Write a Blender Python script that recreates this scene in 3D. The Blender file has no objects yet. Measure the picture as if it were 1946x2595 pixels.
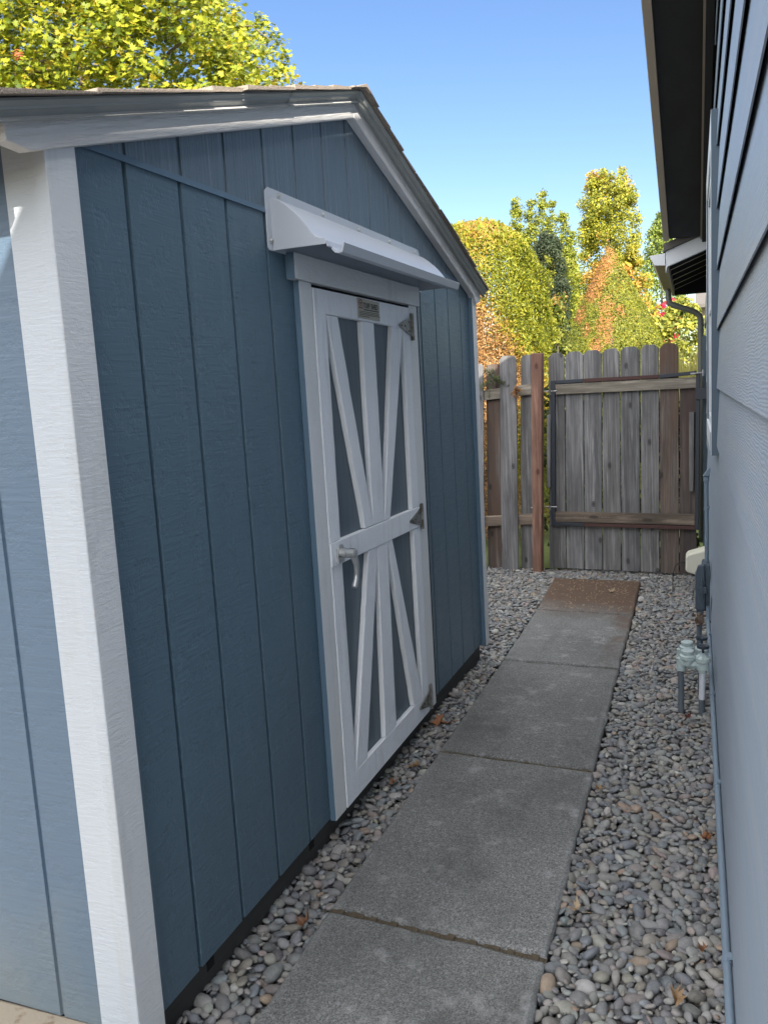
import bpy, math, random
import numpy as np
from mathutils import Vector, Matrix

random.seed(7)
RNG = np.random.default_rng(11)
S = bpy.context.scene
COL = S.collection
PI = math.pi

# ------------------------------------------------------------------ camera, sky, sun, exposure
CAM = np.array([1.155, -0.984, 1.48])
F_, PITCH, ROLL, YAW = 2123.0, 0.1416, -0.0575, 0.3594
cyw, syw, cp, sp = math.cos(YAW), math.sin(YAW), math.cos(PITCH), math.sin(PITCH)
Fw = Vector((-syw * cp, cyw * cp, -sp)); R0 = Vector((cyw, syw, 0)); U0 = R0.cross(Fw)
Rr = math.cos(ROLL) * R0 + math.sin(ROLL) * U0
Ur = -math.sin(ROLL) * R0 + math.cos(ROLL) * U0
cd = bpy.data.cameras.new('camera'); cam = bpy.data.objects.new('camera', cd); COL.objects.link(cam)
M = Matrix((Rr, Ur, -Fw)).transposed().to_4x4(); M.translation = Vector(CAM)
cam.matrix_world = M
cd.sensor_fit = 'HORIZONTAL'; cd.sensor_width = 36.0; cd.lens = F_ / 1946 * 36.0
cd.clip_start = 0.01; cd.clip_end = 2000
S.camera = cam

SUN_AZ, SUN_EL = math.radians(32), math.radians(27)      # from -Y towards +X
sun_dir = Vector((math.sin(SUN_AZ) * math.cos(SUN_EL), -math.cos(SUN_AZ) * math.cos(SUN_EL), math.sin(SUN_EL)))
SKY_STR, SKY_SAT, SKY_FILL = 0.058, 1.2, (15.2, 14.7, 14.0)
w = bpy.data.worlds.new('World'); S.world = w; w.use_nodes = True
nt = w.node_tree; bg = nt.nodes['Background']
sky = nt.nodes.new('ShaderNodeTexSky'); sky.sky_type = 'NISHITA'; sky.sun_disc = False
sky.sun_elevation = SUN_EL; sky.sun_rotation = math.atan2(sun_dir.x, sun_dir.y)
sky.altitude = 50; sky.air_density = 1.0; sky.dust_density = 0.6; sky.ozone_density = 1.0
# white fill light added overhead and behind the viewer; clear blue in the north
def wn(t): return nt.nodes.new('ShaderNode' + t)
gen = wn('TexCoord').outputs['Generated']
sx = wn('SeparateXYZ'); nt.links.new(gen, sx.inputs[0])
def mr(src, a, b_, c, d):
    n_ = wn('MapRange'); n_.interpolation_type = 'SMOOTHSTEP'; nt.links.new(src, n_.inputs[0])
    for i_, v_ in ((1, a), (2, b_), (3, c), (4, d)): n_.inputs[i_].default_value = v_
    return n_.outputs[0]
def wm(op, a, b_):
    n_ = wn('Math'); n_.operation = op
    for i_, v_ in enumerate((a, b_)):
        if isinstance(v_, (int, float)): n_.inputs[i_].default_value = v_
        else: nt.links.new(v_, n_.inputs[i_])
    return n_.outputs[0]
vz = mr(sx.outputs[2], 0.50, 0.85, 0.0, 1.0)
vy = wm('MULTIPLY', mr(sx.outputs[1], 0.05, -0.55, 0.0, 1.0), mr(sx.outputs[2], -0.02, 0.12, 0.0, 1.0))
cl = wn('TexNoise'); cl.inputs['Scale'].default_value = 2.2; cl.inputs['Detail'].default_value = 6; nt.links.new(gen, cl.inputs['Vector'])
fill_fac = wm('MULTIPLY', wm('MAXIMUM', vz, vy), mr(cl.outputs[0], 0.3, 0.7, 0.6, 1.4))
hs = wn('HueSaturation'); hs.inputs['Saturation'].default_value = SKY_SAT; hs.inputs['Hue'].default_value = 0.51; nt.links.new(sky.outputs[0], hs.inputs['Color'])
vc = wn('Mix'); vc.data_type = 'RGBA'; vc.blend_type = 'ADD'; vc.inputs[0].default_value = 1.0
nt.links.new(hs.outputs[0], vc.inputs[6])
vs = wn('Mix'); vs.data_type = 'RGBA'; nt.links.new(fill_fac, vs.inputs[0]); vs.inputs[6].default_value = (0, 0, 0, 1); vs.inputs[7].default_value = (*SKY_FILL, 1)
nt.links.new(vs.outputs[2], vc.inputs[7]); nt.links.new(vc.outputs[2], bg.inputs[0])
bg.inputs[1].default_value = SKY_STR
sl = bpy.data.lights.new('sun', 'SUN'); sl.energy = 3.0; sl.angle = math.radians(0.5); sl.color = (1.0, 0.93, 0.82)
so = bpy.data.objects.new('sun', sl); COL.objects.link(so)
so.rotation_euler = sun_dir.to_track_quat('Z', 'Y').to_euler()
so.location = (6, -9, 8)
S.view_settings.view_transform = 'Standard'; S.view_settings.look = 'None'
S.view_settings.exposure = 1.9; S.view_settings.gamma = 1
S.cycles.max_bounces = 8

# ------------------------------------------------------------------ helpers
def tag(o, label=None, cat=None, group=None, kind=None):
    if label: o['label'] = label
    if cat: o['category'] = cat
    if group: o['group'] = group
    if kind: o['kind'] = kind
    return o

def thing(name, label, cat, loc=(0, 0, 0), rz=0.0, group=None):
    o = bpy.data.objects.new(name, None); COL.objects.link(o)
    o.location = loc; o.rotation_euler = (0, 0, rz); o.empty_display_size = 0.1
    return tag(o, label, cat, group)

class MB:
    def __init__(s): s.v = []; s.f = []; s.m = []; s.sm = []
    def face(s, pts, m=0, smooth=False):
        b = len(s.v); s.v += [tuple(p) for p in pts]; s.f.append(list(range(b, b + len(pts)))); s.m.append(m); s.sm.append(smooth)
    def box(s, lo, hi, m=0, mx0=None, my0=None, mx1=None, mz0=None):
        x0, y0, z0 = lo; x1, y1, z1 = hi; b = len(s.v)
        s.v += [(x0, y0, z0), (x1, y0, z0), (x1, y1, z0), (x0, y1, z0), (x0, y0, z1), (x1, y0, z1), (x1, y1, z1), (x0, y1, z1)]
        for q, mm in (((0, 3, 2, 1), mz0), ((4, 5, 6, 7), None), ((0, 1, 5, 4), my0), ((1, 2, 6, 5), mx1), ((2, 3, 7, 6), None), ((3, 0, 4, 7), mx0)):
            s.f.append([b + i for i in q]); s.m.append(m if mm is None else mm); s.sm.append(False)
    def prism(s, poly, fn, a, c, m=0, m0=None, mside=None, smooth=False):
        """poly: 2-D outline; fn(u,v,t) -> xyz ; swept from t=a to t=c."""
        n = len(poly); b = len(s.v)
        s.v += [tuple(fn(u, v, a)) for u, v in poly] + [tuple(fn(u, v, c)) for u, v in poly]
        s.f.append([b + i for i in range(n)][::-1]); s.m.append(m); s.sm.append(False)
        s.f.append([b + n + i for i in range(n)]); s.m.append(m if m0 is None else m0); s.sm.append(False)
        for i in range(n):
            j = (i + 1) % n
            s.f.append([b + i, b + j, b + n + j, b + n + i]); s.sm.append(smooth)
            s.m.append(m if mside is None else (mside[i] if isinstance(mside, (list, tuple)) else mside))
    def tube(s, pts, r, n=12, m=0, cap=True):
        pts = [Vector(p) for p in pts]; k = len(pts)
        rs = r if isinstance(r, (list, tuple)) else [r] * k
        t0 = (pts[1] - pts[0]).normalized()
        up = Vector((0, 0, 1)) if abs(t0.z) < 0.9 else Vector((1, 0, 0))
        nx = t0.cross(up).normalized(); b = len(s.v)
        for i, p in enumerate(pts):
            t = (pts[min(i + 1, k - 1)] - pts[max(i - 1, 0)]).normalized()
            nx = (nx - t * nx.dot(t)).normalized(); ny = t.cross(nx)
            for j in range(n):
                a = 2 * PI * j / n
                s.v.append(tuple(p + (nx * math.cos(a) + ny * math.sin(a)) * rs[i]))
        for i in range(k - 1):
            for j in range(n):
                j2 = (j + 1) % n
                s.f.append([b + i * n + j, b + i * n + j2, b + (i + 1) * n + j2, b + (i + 1) * n + j]); s.m.append(m); s.sm.append(True)
        if cap:
            s.f.append([b + j for j in range(n)][::-1]); s.m.append(m); s.sm.append(False)
            s.f.append([b + (k - 1) * n + j for j in range(n)]); s.m.append(m); s.sm.append(False)
    def lathe(s, prof, c=(0, 0, 0), n=20, m=0, axis='z'):
        b = len(s.v); k = len(prof)
        for r, h in prof:
            for j in range(n):
                a = 2 * PI * j / n
                p = (r * math.cos(a), r * math.sin(a), h)
                if axis == 'x': p = (h, r * math.cos(a), r * math.sin(a))
                s.v.append((c[0] + p[0], c[1] + p[1], c[2] + p[2]))
        for i in range(k - 1):
            for j in range(n):
                j2 = (j + 1) % n
                s.f.append([b + i * n + j, b + i * n + j2, b + (i + 1) * n + j2, b + (i + 1) * n + j]); s.m.append(m); s.sm.append(True)
        s.f.append([b + j for j in range(n)][::-1]); s.m.append(m); s.sm.append(False)
        s.f.append([b + (k - 1) * n + j for j in range(n)]); s.m.append(m); s.sm.append(False)
    def build(s, name, mats, parent=None, bevel=0, seg=2, loc=None):
        me = bpy.data.meshes.new(name); me.from_pydata(s.v, [], s.f)
        for mt in (mats if isinstance(mats, (list, tuple)) else [mats]): me.materials.append(mt)
        me.polygons.foreach_set('material_index', s.m); me.polygons.foreach_set('use_smooth', s.sm)
        me.update()
        o = bpy.data.objects.new(name, me); COL.objects.link(o); o.parent = parent
        import bmesh
        bm = bmesh.new(); bm.from_mesh(me); bmesh.ops.recalc_face_normals(bm, faces=bm.faces)
        for e in bm.edges:
            if len(e.link_faces) == 2 and e.calc_face_angle(0.0) > 0.75: e.smooth = False
        bm.to_mesh(me); bm.free()
        if bevel:
            b = o.modifiers.new('bevel', 'BEVEL'); b.width = bevel; b.segments = seg; b.limit_method = 'ANGLE'; b.angle_limit = math.radians(40)
        if loc: o.location = loc
        return o

def copy_tree(o, parent=None):
    c = o.copy(); COL.objects.link(c); c.parent = parent
    for ch in list(o.children): copy_tree(ch, c)
    return c

# ------------------------------------------------------------------ materials
def mat(name, color, rough=0.6, metal=0.0, spec=0.5):
    m = bpy.data.materials.new(name); m.use_nodes = True
    b = m.node_tree.nodes['Principled BSDF']
    b.inputs['Base Color'].default_value = (*color, 1); b.inputs['Roughness'].default_value = rough
    b.inputs['Metallic'].default_value = metal; b.inputs['Specular IOR Level'].default_value = spec
    return m

class NT:
    def __init__(s, m): s.t = m.node_tree; s.b = s.t.nodes['Principled BSDF']; s.co = s.t.nodes.new('ShaderNodeTexCoord').outputs['Object']
    def map(s, scale, loc=(0, 0, 0), src=None):
        n = s.t.nodes.new('ShaderNodeMapping'); n.inputs['Scale'].default_value = scale; n.inputs['Location'].default_value = loc
        s.t.links.new(src or s.co, n.inputs[0]); return n.outputs[0]
    def rot(s, rx):
        n = s.t.nodes.new('ShaderNodeMapping'); n.inputs['Rotation'].default_value = (rx, 0, 0); s.t.links.new(s.co, n.inputs[0]); s.co = n.outputs[0]
    def noise(s, vec, scale=1.0, detail=4, rough=0.55, dist=0.0):
        n = s.t.nodes.new('ShaderNodeTexNoise'); n.inputs['Scale'].default_value = scale; n.inputs['Detail'].default_value = detail
        n.inputs['Roughness'].default_value = rough; n.inputs['Distortion'].default_value = dist
        s.t.links.new(vec, n.inputs['Vector']); return n.outputs[0]
    def voro(s, vec, scale=1.0, out='Distance', feat='F1'):
        n = s.t.nodes.new('ShaderNodeTexVoronoi'); n.feature = feat; n.inputs['Scale'].default_value = scale
        s.t.links.new(vec, n.inputs['Vector']); return n.outputs[out]
    def wave(s, vec, scale=1.0, dist=3.0, detail=2, dscale=1.0, dirn='X', kind='BANDS'):
        n = s.t.nodes.new('ShaderNodeTexWave'); n.wave_type = kind; n.bands_direction = dirn if kind == 'BANDS' else 'X'
        n.inputs['Scale'].default_value = scale; n.inputs['Distortion'].default_value = dist
        n.inputs['Detail'].default_value = detail; n.inputs['Detail Scale'].default_value = dscale
        s.t.links.new(vec, n.inputs['Vector']); return n.outputs['Fac']
    def ramp(s, fac, stops, interp='LINEAR'):
        n = s.t.nodes.new('ShaderNodeValToRGB'); e = n.color_ramp.elements; n.color_ramp.interpolation = interp
        while len(e) < len(stops): e.new(0.5)
        for q, (p, c) in zip(e, stops):
            q.position = p; q.color = (*c, 1) if isinstance(c, (tuple, list)) else (c, c, c, 1)
        s.t.links.new(fac, n.inputs[0]); return n.outputs[0]
    def mix(s, fac, a, b, blend='MIX'):
        n = s.t.nodes.new('ShaderNodeMix'); n.data_type = 'RGBA'; n.blend_type = blend
        for v, k in ((fac, 0), (a, 6), (b, 7)):
            if isinstance(v, (int, float)): n.inputs[k].default_value = v if k == 0 else (v, v, v, 1)
            elif isinstance(v, tuple): n.inputs[k].default_value = (*v, 1)
            else: s.t.links.new(v, n.inputs[k])
        return n.outputs[2]
    def math(s, op, a, b=0.0, c=None):
        n = s.t.nodes.new('ShaderNodeMath'); n.operation = op
        for i, v in enumerate((a, b) if c is None else (a, b, c)):
            if isinstance(v, (int, float)): n.inputs[i].default_value = v
            else: s.t.links.new(v, n.inputs[i])
        return n.outputs[0]
    def sep(s, src=None):
        n = s.t.nodes.new('ShaderNodeSeparateXYZ'); s.t.links.new(src or s.co, n.inputs[0]); return n.outputs
    def bump(s, h, strength=0.3, dist=0.003, prev=None):
        n = s.t.nodes.new('ShaderNodeBump'); n.inputs['Strength'].default_value = strength; n.inputs['Distance'].default_value = dist
        s.t.links.new(h, n.inputs['Height'])
        if prev is not None: s.t.links.new(prev, n.inputs['Normal'])
        return n.outputs[0]
    def set(s, **kw):
        for k, v in kw.items():
            k = {'color': 'Base Color', 'rough': 'Roughness', 'normal': 'Normal'}[k]
            s.t.links.new(v, s.b.inputs[k])

def sc(c, k): return tuple(min(1, x * k) for x in c)

def paint(name, color, grain=(6, 8, 90), strength=0.5, dist=0.002, rough=0.45, pits=0.0, vary=0.12, streak=None, coarse=None, rx=0.0):
    """painted rough-sawn timber; grain = noise scale along each local axis"""
    m = mat(name, color, rough); n = NT(m)
    if rx: n.rot(rx)
    g = n.noise(n.map(grain), 1.0, 5, 0.6, 0.4)
    nb = n.bump(g, strength, dist)
    if coarse:
        nb = n.bump(n.wave(n.map(coarse), 1.0, 5.0, 3, 1.5, 'Z'), 0.5, 0.0015, nb)
    f = n.noise(n.map((14, 14, 14)), 1.0, 6, 0.7)
    nb = n.bump(n.ramp(f, [(0.35, 0.0), (0.5, 1.0)]), pits, 0.002, nb) if pits else nb
    v = n.noise(n.map((1.3, 1.7, 0.9)), 1.0, 4)
    c = n.mix(v, sc(color, 1 - vary), sc(color, 1 + vary))
    if streak:
        sf = n.noise(n.map(streak[0]), 1.0, 4, 0.6)
        c = n.mix(n.ramp(sf, [(0.56, 0.0), (0.72, streak[2])]), c, streak[1])
    n.set(color=c, normal=nb, rough=n.ramp(g, [(0.2, rough + 0.12), (0.8, rough - 0.1)]))
    return m

BLUE = (0.083, 0.140, 0.184)
WHITE = (0.68, 0.695, 0.70)
M_blue = paint('blue_siding_paint', BLUE, (30, 9, 120), 0.75, 0.0022, 0.36, 0.7, 0.16, streak=((5, 26, 1.3), (0.13, 0.20, 0.255), 0.35))
M_blue_gable = paint('blue_gable_paint', (0.098, 0.140, 0.175), (30, 85, 2.6), 1.0, 0.006, 0.36, 0.35, streak=((5, 75, 1.4), (0.24, 0.29, 0.35), 0.75))  # pale streaks in the colour stand for sky sheen on the grain
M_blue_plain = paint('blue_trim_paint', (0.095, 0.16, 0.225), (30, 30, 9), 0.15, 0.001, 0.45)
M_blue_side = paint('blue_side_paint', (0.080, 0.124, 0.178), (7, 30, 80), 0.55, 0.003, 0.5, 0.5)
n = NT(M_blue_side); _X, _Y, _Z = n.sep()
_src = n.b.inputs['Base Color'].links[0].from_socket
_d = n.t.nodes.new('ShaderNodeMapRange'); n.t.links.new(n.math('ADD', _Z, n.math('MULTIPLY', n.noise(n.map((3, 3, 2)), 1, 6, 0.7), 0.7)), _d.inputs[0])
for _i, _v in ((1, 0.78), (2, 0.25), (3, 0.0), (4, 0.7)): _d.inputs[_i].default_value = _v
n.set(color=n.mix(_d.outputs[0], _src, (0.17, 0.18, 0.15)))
M_white = paint('white_trim_paint', WHITE, (45, 26, 150), 0.60, 0.0026, 0.5, 0.3, 0.10, streak=((14, 14, 1.6), (0.50, 0.50, 0.47), 0.5))
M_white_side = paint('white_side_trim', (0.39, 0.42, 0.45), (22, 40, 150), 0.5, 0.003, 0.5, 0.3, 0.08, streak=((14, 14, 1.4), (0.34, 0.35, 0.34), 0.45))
M_white_door = paint('white_door_paint', (0.80, 0.83, 0.87), (60, 90, 40), 1.0, 0.0045, 0.42, 0.6, 0.08, streak=((26, 26, 3.0), (0.55, 0.56, 0.56), 0.5))
M_white_edge = paint('white_cut_edge', (0.80, 0.82, 0.84), (60, 60, 60), 0.3, 0.002, 0.5)
M_barge = paint('rake_board_paint', (0.64, 0.63, 0.615), (30, 9, 110), 1.0, 0.006, 0.5, 0.15, 0.1, rx=-0.293)
M_barge2 = paint('far_rake_board_paint', (0.64, 0.63, 0.615), (30, 9, 110), 1.0, 0.006, 0.5, 0.15, 0.1, rx=0.305)
M_drip = paint('drip_edge_metal', (0.30, 0.31, 0.29), (4, 4, 30), 0.1, 0.001, 0.4)
M_panel = paint('door_panel_paint', (0.078, 0.112, 0.140), (40, 45, 3), 0.3, 0.0015, 0.42)

def shingle_mat(name, c1, c2):
    m = mat(name, c1, 0.95); n = NT(m)
    g = n.noise(n.map((300, 300, 300)), 1.0, 2)
    b = n.noise(n.map((5, 5, 5)), 1.0, 3)
    n.set(color=n.mix(n.ramp(g, [(0.3, 0.0), (0.7, 1.0)]), n.mix(b, c1, c2), sc(c2, 1.5)), normal=n.bump(g, 0.8, 0.003))
    return m
M_shingle = shingle_mat('shingle', (0.13, 0.11, 0.09), (0.24, 0.20, 0.16))
M_shingle2 = shingle_mat('house_shingle', (0.05, 0.045, 0.04), (0.10, 0.09, 0.08))

m = mat('plastic_awning', (0.62, 0.65, 0.68), 0.32); n = NT(m)
n.set(color=n.mix(n.noise(n.map((3, 2, 8)), 1, 4), (0.46, 0.495, 0.54), (0.52, 0.555, 0.60)))
M_awn = m
M_skid = paint('skid_dark', (0.040, 0.040, 0.037), (20, 3, 60), 0.6, 0.003, 0.7)
M_black = mat('black_void', (0.004, 0.004, 0.004), 0.9)

def metal(name, c, rough=0.35, rust=None):
    m = mat(name, c, rough, 0.85); n = NT(m)
    f = n.noise(n.map((40, 40, 40)), 1, 4)
    cc = n.mix(f, sc(c, 0.75), sc(c, 1.15))
    if rust: cc = n.mix(n.ramp(n.noise(n.map((25, 25, 25)), 1, 5, 0.65), [(0.5, 0.0), (0.62, 0.8)]), cc, rust)
    n.set(color=cc, rough=n.ramp(f, [(0.3, rough - 0.08), (0.7, rough + 0.15)]))
    return m
M_handle = metal('satin_metal', (0.55, 0.56, 0.55), 0.32)
M_hinge = metal('galvanised_hinge', (0.32, 0.32, 0.30), 0.42, (0.08, 0.06, 0.04))
M_plate = paint('name_plate_metal', (0.40, 0.37, 0.30), (60, 60, 60), 0.2, 0.0006, 0.45)
M_screw = metal('screw_zinc', (0.6, 0.6, 0.58), 0.35)
M_ink = mat('plate_ink', (0.03, 0.035, 0.03), 0.6)
M_redink = mat('plate_red_ink', (0.16, 0.035, 0.03), 0.6)

# concrete
def concrete():
    m = mat('path_concrete', (0.2, 0.2, 0.19), 0.9); n = NT(m)
    fine = n.voro(n.map((1, 1, 1)), 330, 'Color')
    bw = n.t.nodes.new('ShaderNodeRGBToBW'); n.t.links.new(fine, bw.inputs[0])
    fn = n.noise(n.map((1, 1, 1)), 135, 3, 0.65, 1.2)
    big = n.noise(n.map((1.6, 1.2, 1)), 1.0, 7, 0.65)
    mid = n.noise(n.map((7, 7, 7)), 1.0, 6, 0.7)
    base = n.mix(n.ramp(bw.outputs[0], [(0.2, 0.0), (0.85, 1.0)]), (0.088, 0.088, 0.082), (0.225, 0.223, 0.21))
    base = n.mix(n.ramp(fn, [(0.53, 0.0), (0.63, 0.8)]), base, (0.33, 0.335, 0.32))
    base = n.mix(n.ramp(big, [(0.40, 0.0), (0.60, 0.75)]), base, n.mix(0.55, base, (0.055, 0.058, 0.055)))
    base = n.mix(n.ramp(mid, [(0.55, 0.0), (0.72, 0.6)]), base, (0.40, 0.405, 0.385))
    blot = n.noise(n.map((3.1, 2.3, 1)), 1.0, 8, 0.72)
    base = n.mix(n.ramp(blot, [(0.52, 0.0), (0.68, 0.55)]), base, (0.062, 0.060, 0.054))
    base = n.mix(n.ramp(n.noise(n.map((9, 5, 1)), 1.0, 8, 0.75), [(0.62, 0.0), (0.71, 0.5)]), base, (0.36, 0.36, 0.34))
    # worn light rims along each slab's edge and joint
    X, Y, Z = n.sep()
    wob = n.math('MULTIPLY', n.math('SUBTRACT', mid, 0.5), 0.10)
    ex = n.math('SUBTRACT', 0.36, n.math('ABSOLUTE', n.math('SUBTRACT', n.math('ADD', X, wob), 0.47)))
    base = n.mix(n.ramp(ex, [(0.02, 0.38), (0.075, 0.0)]), base, (0.34, 0.35, 0.345))
    # brown leaf mould on the farthest slab with a ragged front edge and a stain along the right rim
    yy = n.math('ADD', Y, n.math('ADD', n.math('MULTIPLY', n.math('SUBTRACT', big, 0.5), 0.5), n.math('MULTIPLY', n.math('SUBTRACT', mid, 0.5), 0.5)))
    br = n.math('GREATER_THAN', yy, 4.36)
    br = n.ramp(yy, [(0.0, 0.0), (0.0, 0.0)])
    mr = n.t.nodes.new('ShaderNodeMapRange'); n.t.links.new(yy, mr.inputs[0])
    for i, v in ((1, 4.18), (2, 4.72), (3, 0.0), (4, 0.93)): mr.inputs[i].default_value = v
    mud = n.mix(n.noise(n.map((14, 14, 14)), 1, 6, 0.7), (0.040, 0.024, 0.014), (0.15, 0.085, 0.048))
    base = n.mix(mr.outputs[0], base, mud)
    mr2 = n.t.nodes.new('ShaderNodeMapRange'); n.t.links.new(Y, mr2.inputs[0])
    for i, v in ((1, 3.2), (2, 4.0), (3, 0.0), (4, 1.0)): mr2.inputs[i].default_value = v
    edge = n.ramp(n.math('ADD', X, n.math('MULTIPLY', n.math('SUBTRACT', big, 0.5), 0.35)), [(0.66, 0.0), (0.73, 0.75)])
    rs = n.math('MULTIPLY', n.math('MULTIPLY', mr2.outputs[0], edge), n.ramp(mid, [(0.4, 0.0), (0.55, 1.0)]))
    base = n.mix(rs, base, (0.10, 0.058, 0.036))
    n.set(color=base, normal=n.bump(fn, 0.55, 0.004, n.bump(mid, 0.35, 0.006)))
    return m
M_conc = concrete()

m = mat('soil', (0.06, 0.05, 0.04), 1.0); n = NT(m)
n.set(color=n.mix(n.noise(n.map((30, 30, 30)), 1, 6, 0.7), (0.025, 0.02, 0.016), (0.10, 0.08, 0.06)), normal=n.bump(n.noise(n.map((60, 60, 60)), 1, 4), 0.8, 0.01))
M_soil = m
m = mat('joint_moss', (0.12, 0.09, 0.05), 1.0); n = NT(m)
n.set(color=n.mix(n.noise(n.map((70, 70, 70)), 1, 6, 0.7), (0.030, 0.024, 0.016), (0.17, 0.135, 0.085)), normal=n.bump(n.noise(n.map((160, 160, 160)), 1, 4), 1.0, 0.006))
M_joint = m
m = mat('lawn_grass', (0.10, 0.16, 0.03), 1.0); n = NT(m)
n.set(color=n.mix(n.noise(n.map((20, 20, 20)), 1, 6, 0.7), (0.07, 0.12, 0.02), (0.20, 0.22, 0.05)), normal=n.bump(n.noise(n.map((120, 120, 120)), 1, 3), 1.0, 0.03))
M_lawn = m
m = mat('pad_concrete', (0.30, 0.25, 0.18), 0.9); n = NT(m)
n.set(color=n.mix(n.ramp(n.noise(n.map((22, 22, 22)), 1, 5, 0.6), [(0.58, 0.0), (0.66, 0.6)]), (0.32, 0.27, 0.20), (0.15, 0.09, 0.05)), normal=n.bump(n.noise(n.map((90, 90, 90)), 1, 4), 0.4, 0.003))
M_pad = m

# pebbles: colour per stone from an attribute
m = mat('river_pebble', (0.2, 0.2, 0.2), 0.62); n = NT(m)
at = n.t.nodes.new('ShaderNodeAttribute'); at.attribute_name = 'col'
f = n.noise(n.map((55, 55, 55)), 1, 5, 0.65)
f2 = n.noise(n.map((320, 320, 320)), 1, 3, 0.6)
c = n.mix(n.ramp(f, [(0.3, 0.0), (0.75, 1.0)]), n.mix(0.72, (0, 0, 0), at.outputs['Color']), n.mix(0.16, at.outputs['Color'], (0.5, 0.48, 0.44)))
c = n.mix(n.ramp(f2, [(0.55, 0.0), (0.7, 0.3)]), c, (0.4, 0.4, 0.38))
n.set(color=c, normal=n.bump(f2, 0.25, 0.0015), rough=n.ramp(f, [(0.3, 0.5), (0.7, 0.75)]))
M_pebble = m

def wood(name, dark, light, knot=None, stain=None, horiz=False, rough=0.85):
    m = mat(name, light, rough); n = NT(m)
    oi = n.t.nodes.new('ShaderNodeObjectInfo')
    rnd = oi.outputs['Random']
    cb = n.t.nodes.new('ShaderNodeCombineXYZ')
    n.t.links.new(n.math('MULTIPLY', rnd, 37.0), cb.inputs[0]); n.t.links.new(n.math('MULTIPLY', rnd, 91.0), cb.inputs[2])
    ad = n.t.nodes.new('ShaderNodeVectorMath'); ad.operation = 'ADD'
    n.t.links.new(n.co, ad.inputs[0]); n.t.links.new(cb.outputs[0], ad.inputs[1]); v = ad.outputs[0]
    st = (1.4, 60, 60) if horiz else (60, 60, 1.4)
    st2 = (3.0, 170, 170) if horiz else (170, 170, 3.0)
    low = n.noise(n.map((2, 9, 9) if horiz else (9, 9, 2.0), src=v), 1, 4, 0.6)
    g = n.noise(n.map(st, src=v), 1, 6, 0.65, 0.6); g2 = n.noise(n.map(st2, src=v), 1, 3, 0.6)
    c = n.mix(n.ramp(g, [(0.30, 0.0), (0.70, 1.0)]), dark, light)
    c = n.mix(n.ramp(g2, [(0.30, 0.55), (0.5, 0.0)]), c, sc(dark, 0.45))
    c = n.mix(n.ramp(low, [(0.35, 0.7), (0.6, 0.0)]), c, sc(dark, 0.7))
    c = n.mix(n.ramp(n.noise(n.map((2, 20, 20) if horiz else (20, 20, 0.9), src=v), 1, 5, 0.65), [(0.55, 0.0), (0.72, 0.75)]), c, sc(light, 1.7))
    if stain:
        c = n.mix(n.ramp(n.noise(n.map((9, 9, 1.1), src=v), 1, 4, 0.6), [(0.42, 0.0), (0.62, stain[1])]), c, stain[0])
    tone = n.math('ADD', 0.72, n.math('MULTIPLY', rnd, 0.56))
    c = n.mix(1.0, c, tone, 'MULTIPLY')
    vx, vy, vz = n.sep(v)
    k2 = n.t.nodes.new('ShaderNodeCombineXYZ'); n.t.links.new(n.math('MULTIPLY', vx, 2.2 if horiz else 6.5), k2.inputs[0]); n.t.links.new(n.math('MULTIPLY', vz, 6.5 if horiz else 3.4), k2.inputs[1])
    vn = n.t.nodes.new('ShaderNodeTexVoronoi'); vn.voronoi_dimensions = '2D'; vn.inputs['Scale'].default_value = 1.0; n.t.links.new(k2.outputs[0], vn.inputs['Vector'])
    kd = n.math('ADD', vn.outputs['Distance'], n.math('MULTIPLY', n.math('SUBTRACT', g2, 0.5), 0.03))
    gate = n.t.nodes.new('ShaderNodeRGBToBW'); n.t.links.new(vn.outputs['Color'], gate.inputs[0])
    kd = n.math('ADD', kd, n.math('MULTIPLY', n.math('LESS_THAN', gate.outputs[0], 0.56), 9.0))
    kn = n.ramp(kd, [(0.05, 1.0), (0.115, 0.0)])
    rg = n.ramp(n.math('SINE', n.math('MULTIPLY', kd, 110.0)), [(0.35, 0.0), (0.8, 1.0)])
    rg = n.math('MULTIPLY', rg, n.ramp(kd, [(0.09, 0.65), (0.36, 0.0)]))
    c = n.mix(rg, c, sc(dark, 0.7))
    c = n.mix(n.math('MULTIPLY', kn, 0.8), c, knot or sc(dark, 0.35))
    # darker rot near the ground
    n.set(color=c, normal=n.bump(g, 0.6, 0.004, n.bump(g2, 0.5, 0.0015, n.bump(kn, 0.3, 0.004))))
    return m
M_gray = wood('weathered_board', (0.10, 0.097, 0.095), (0.30, 0.294, 0.290))
M_gray2 = wood('brown_grey_board', (0.094, 0.089, 0.085), (0.275, 0.265, 0.256))
M_brown = wood('stained_board', (0.07, 0.056, 0.046), (0.24, 0.20, 0.17), stain=((0.13, 0.070, 0.042), 0.7))
M_dark = wood('dark_stained_board', (0.035, 0.028, 0.025), (0.105, 0.085, 0.072), stain=((0.06, 0.036, 0.027), 0.6))
M_red = wood('cedar_post', (0.14, 0.068, 0.045), (0.30, 0.165, 0.115), knot=(0.06, 0.02, 0.012))
M_rail = wood('pale_rail', (0.16, 0.135, 0.10), (0.38, 0.34, 0.27), horiz=True)
M_rail2 = wood('tan_rail', (0.10, 0.075, 0.055), (0.25, 0.195, 0.145), horiz=True)
M_steel = paint('gate_steel', (0.022, 0.027, 0.034), (40, 40, 40), 0.2, 0.001, 0.5)
M_rust = paint('rusty_steel', (0.060, 0.027, 0.022), (60, 60, 60), 0.5, 0.001, 0.8)
M_post = paint('blue_grey_post', (0.052, 0.080, 0.100), (30, 30, 6), 0.2, 0.001, 0.5)
M_galv = metal('galvanised', (0.30, 0.30, 0.31), 0.5)

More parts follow.
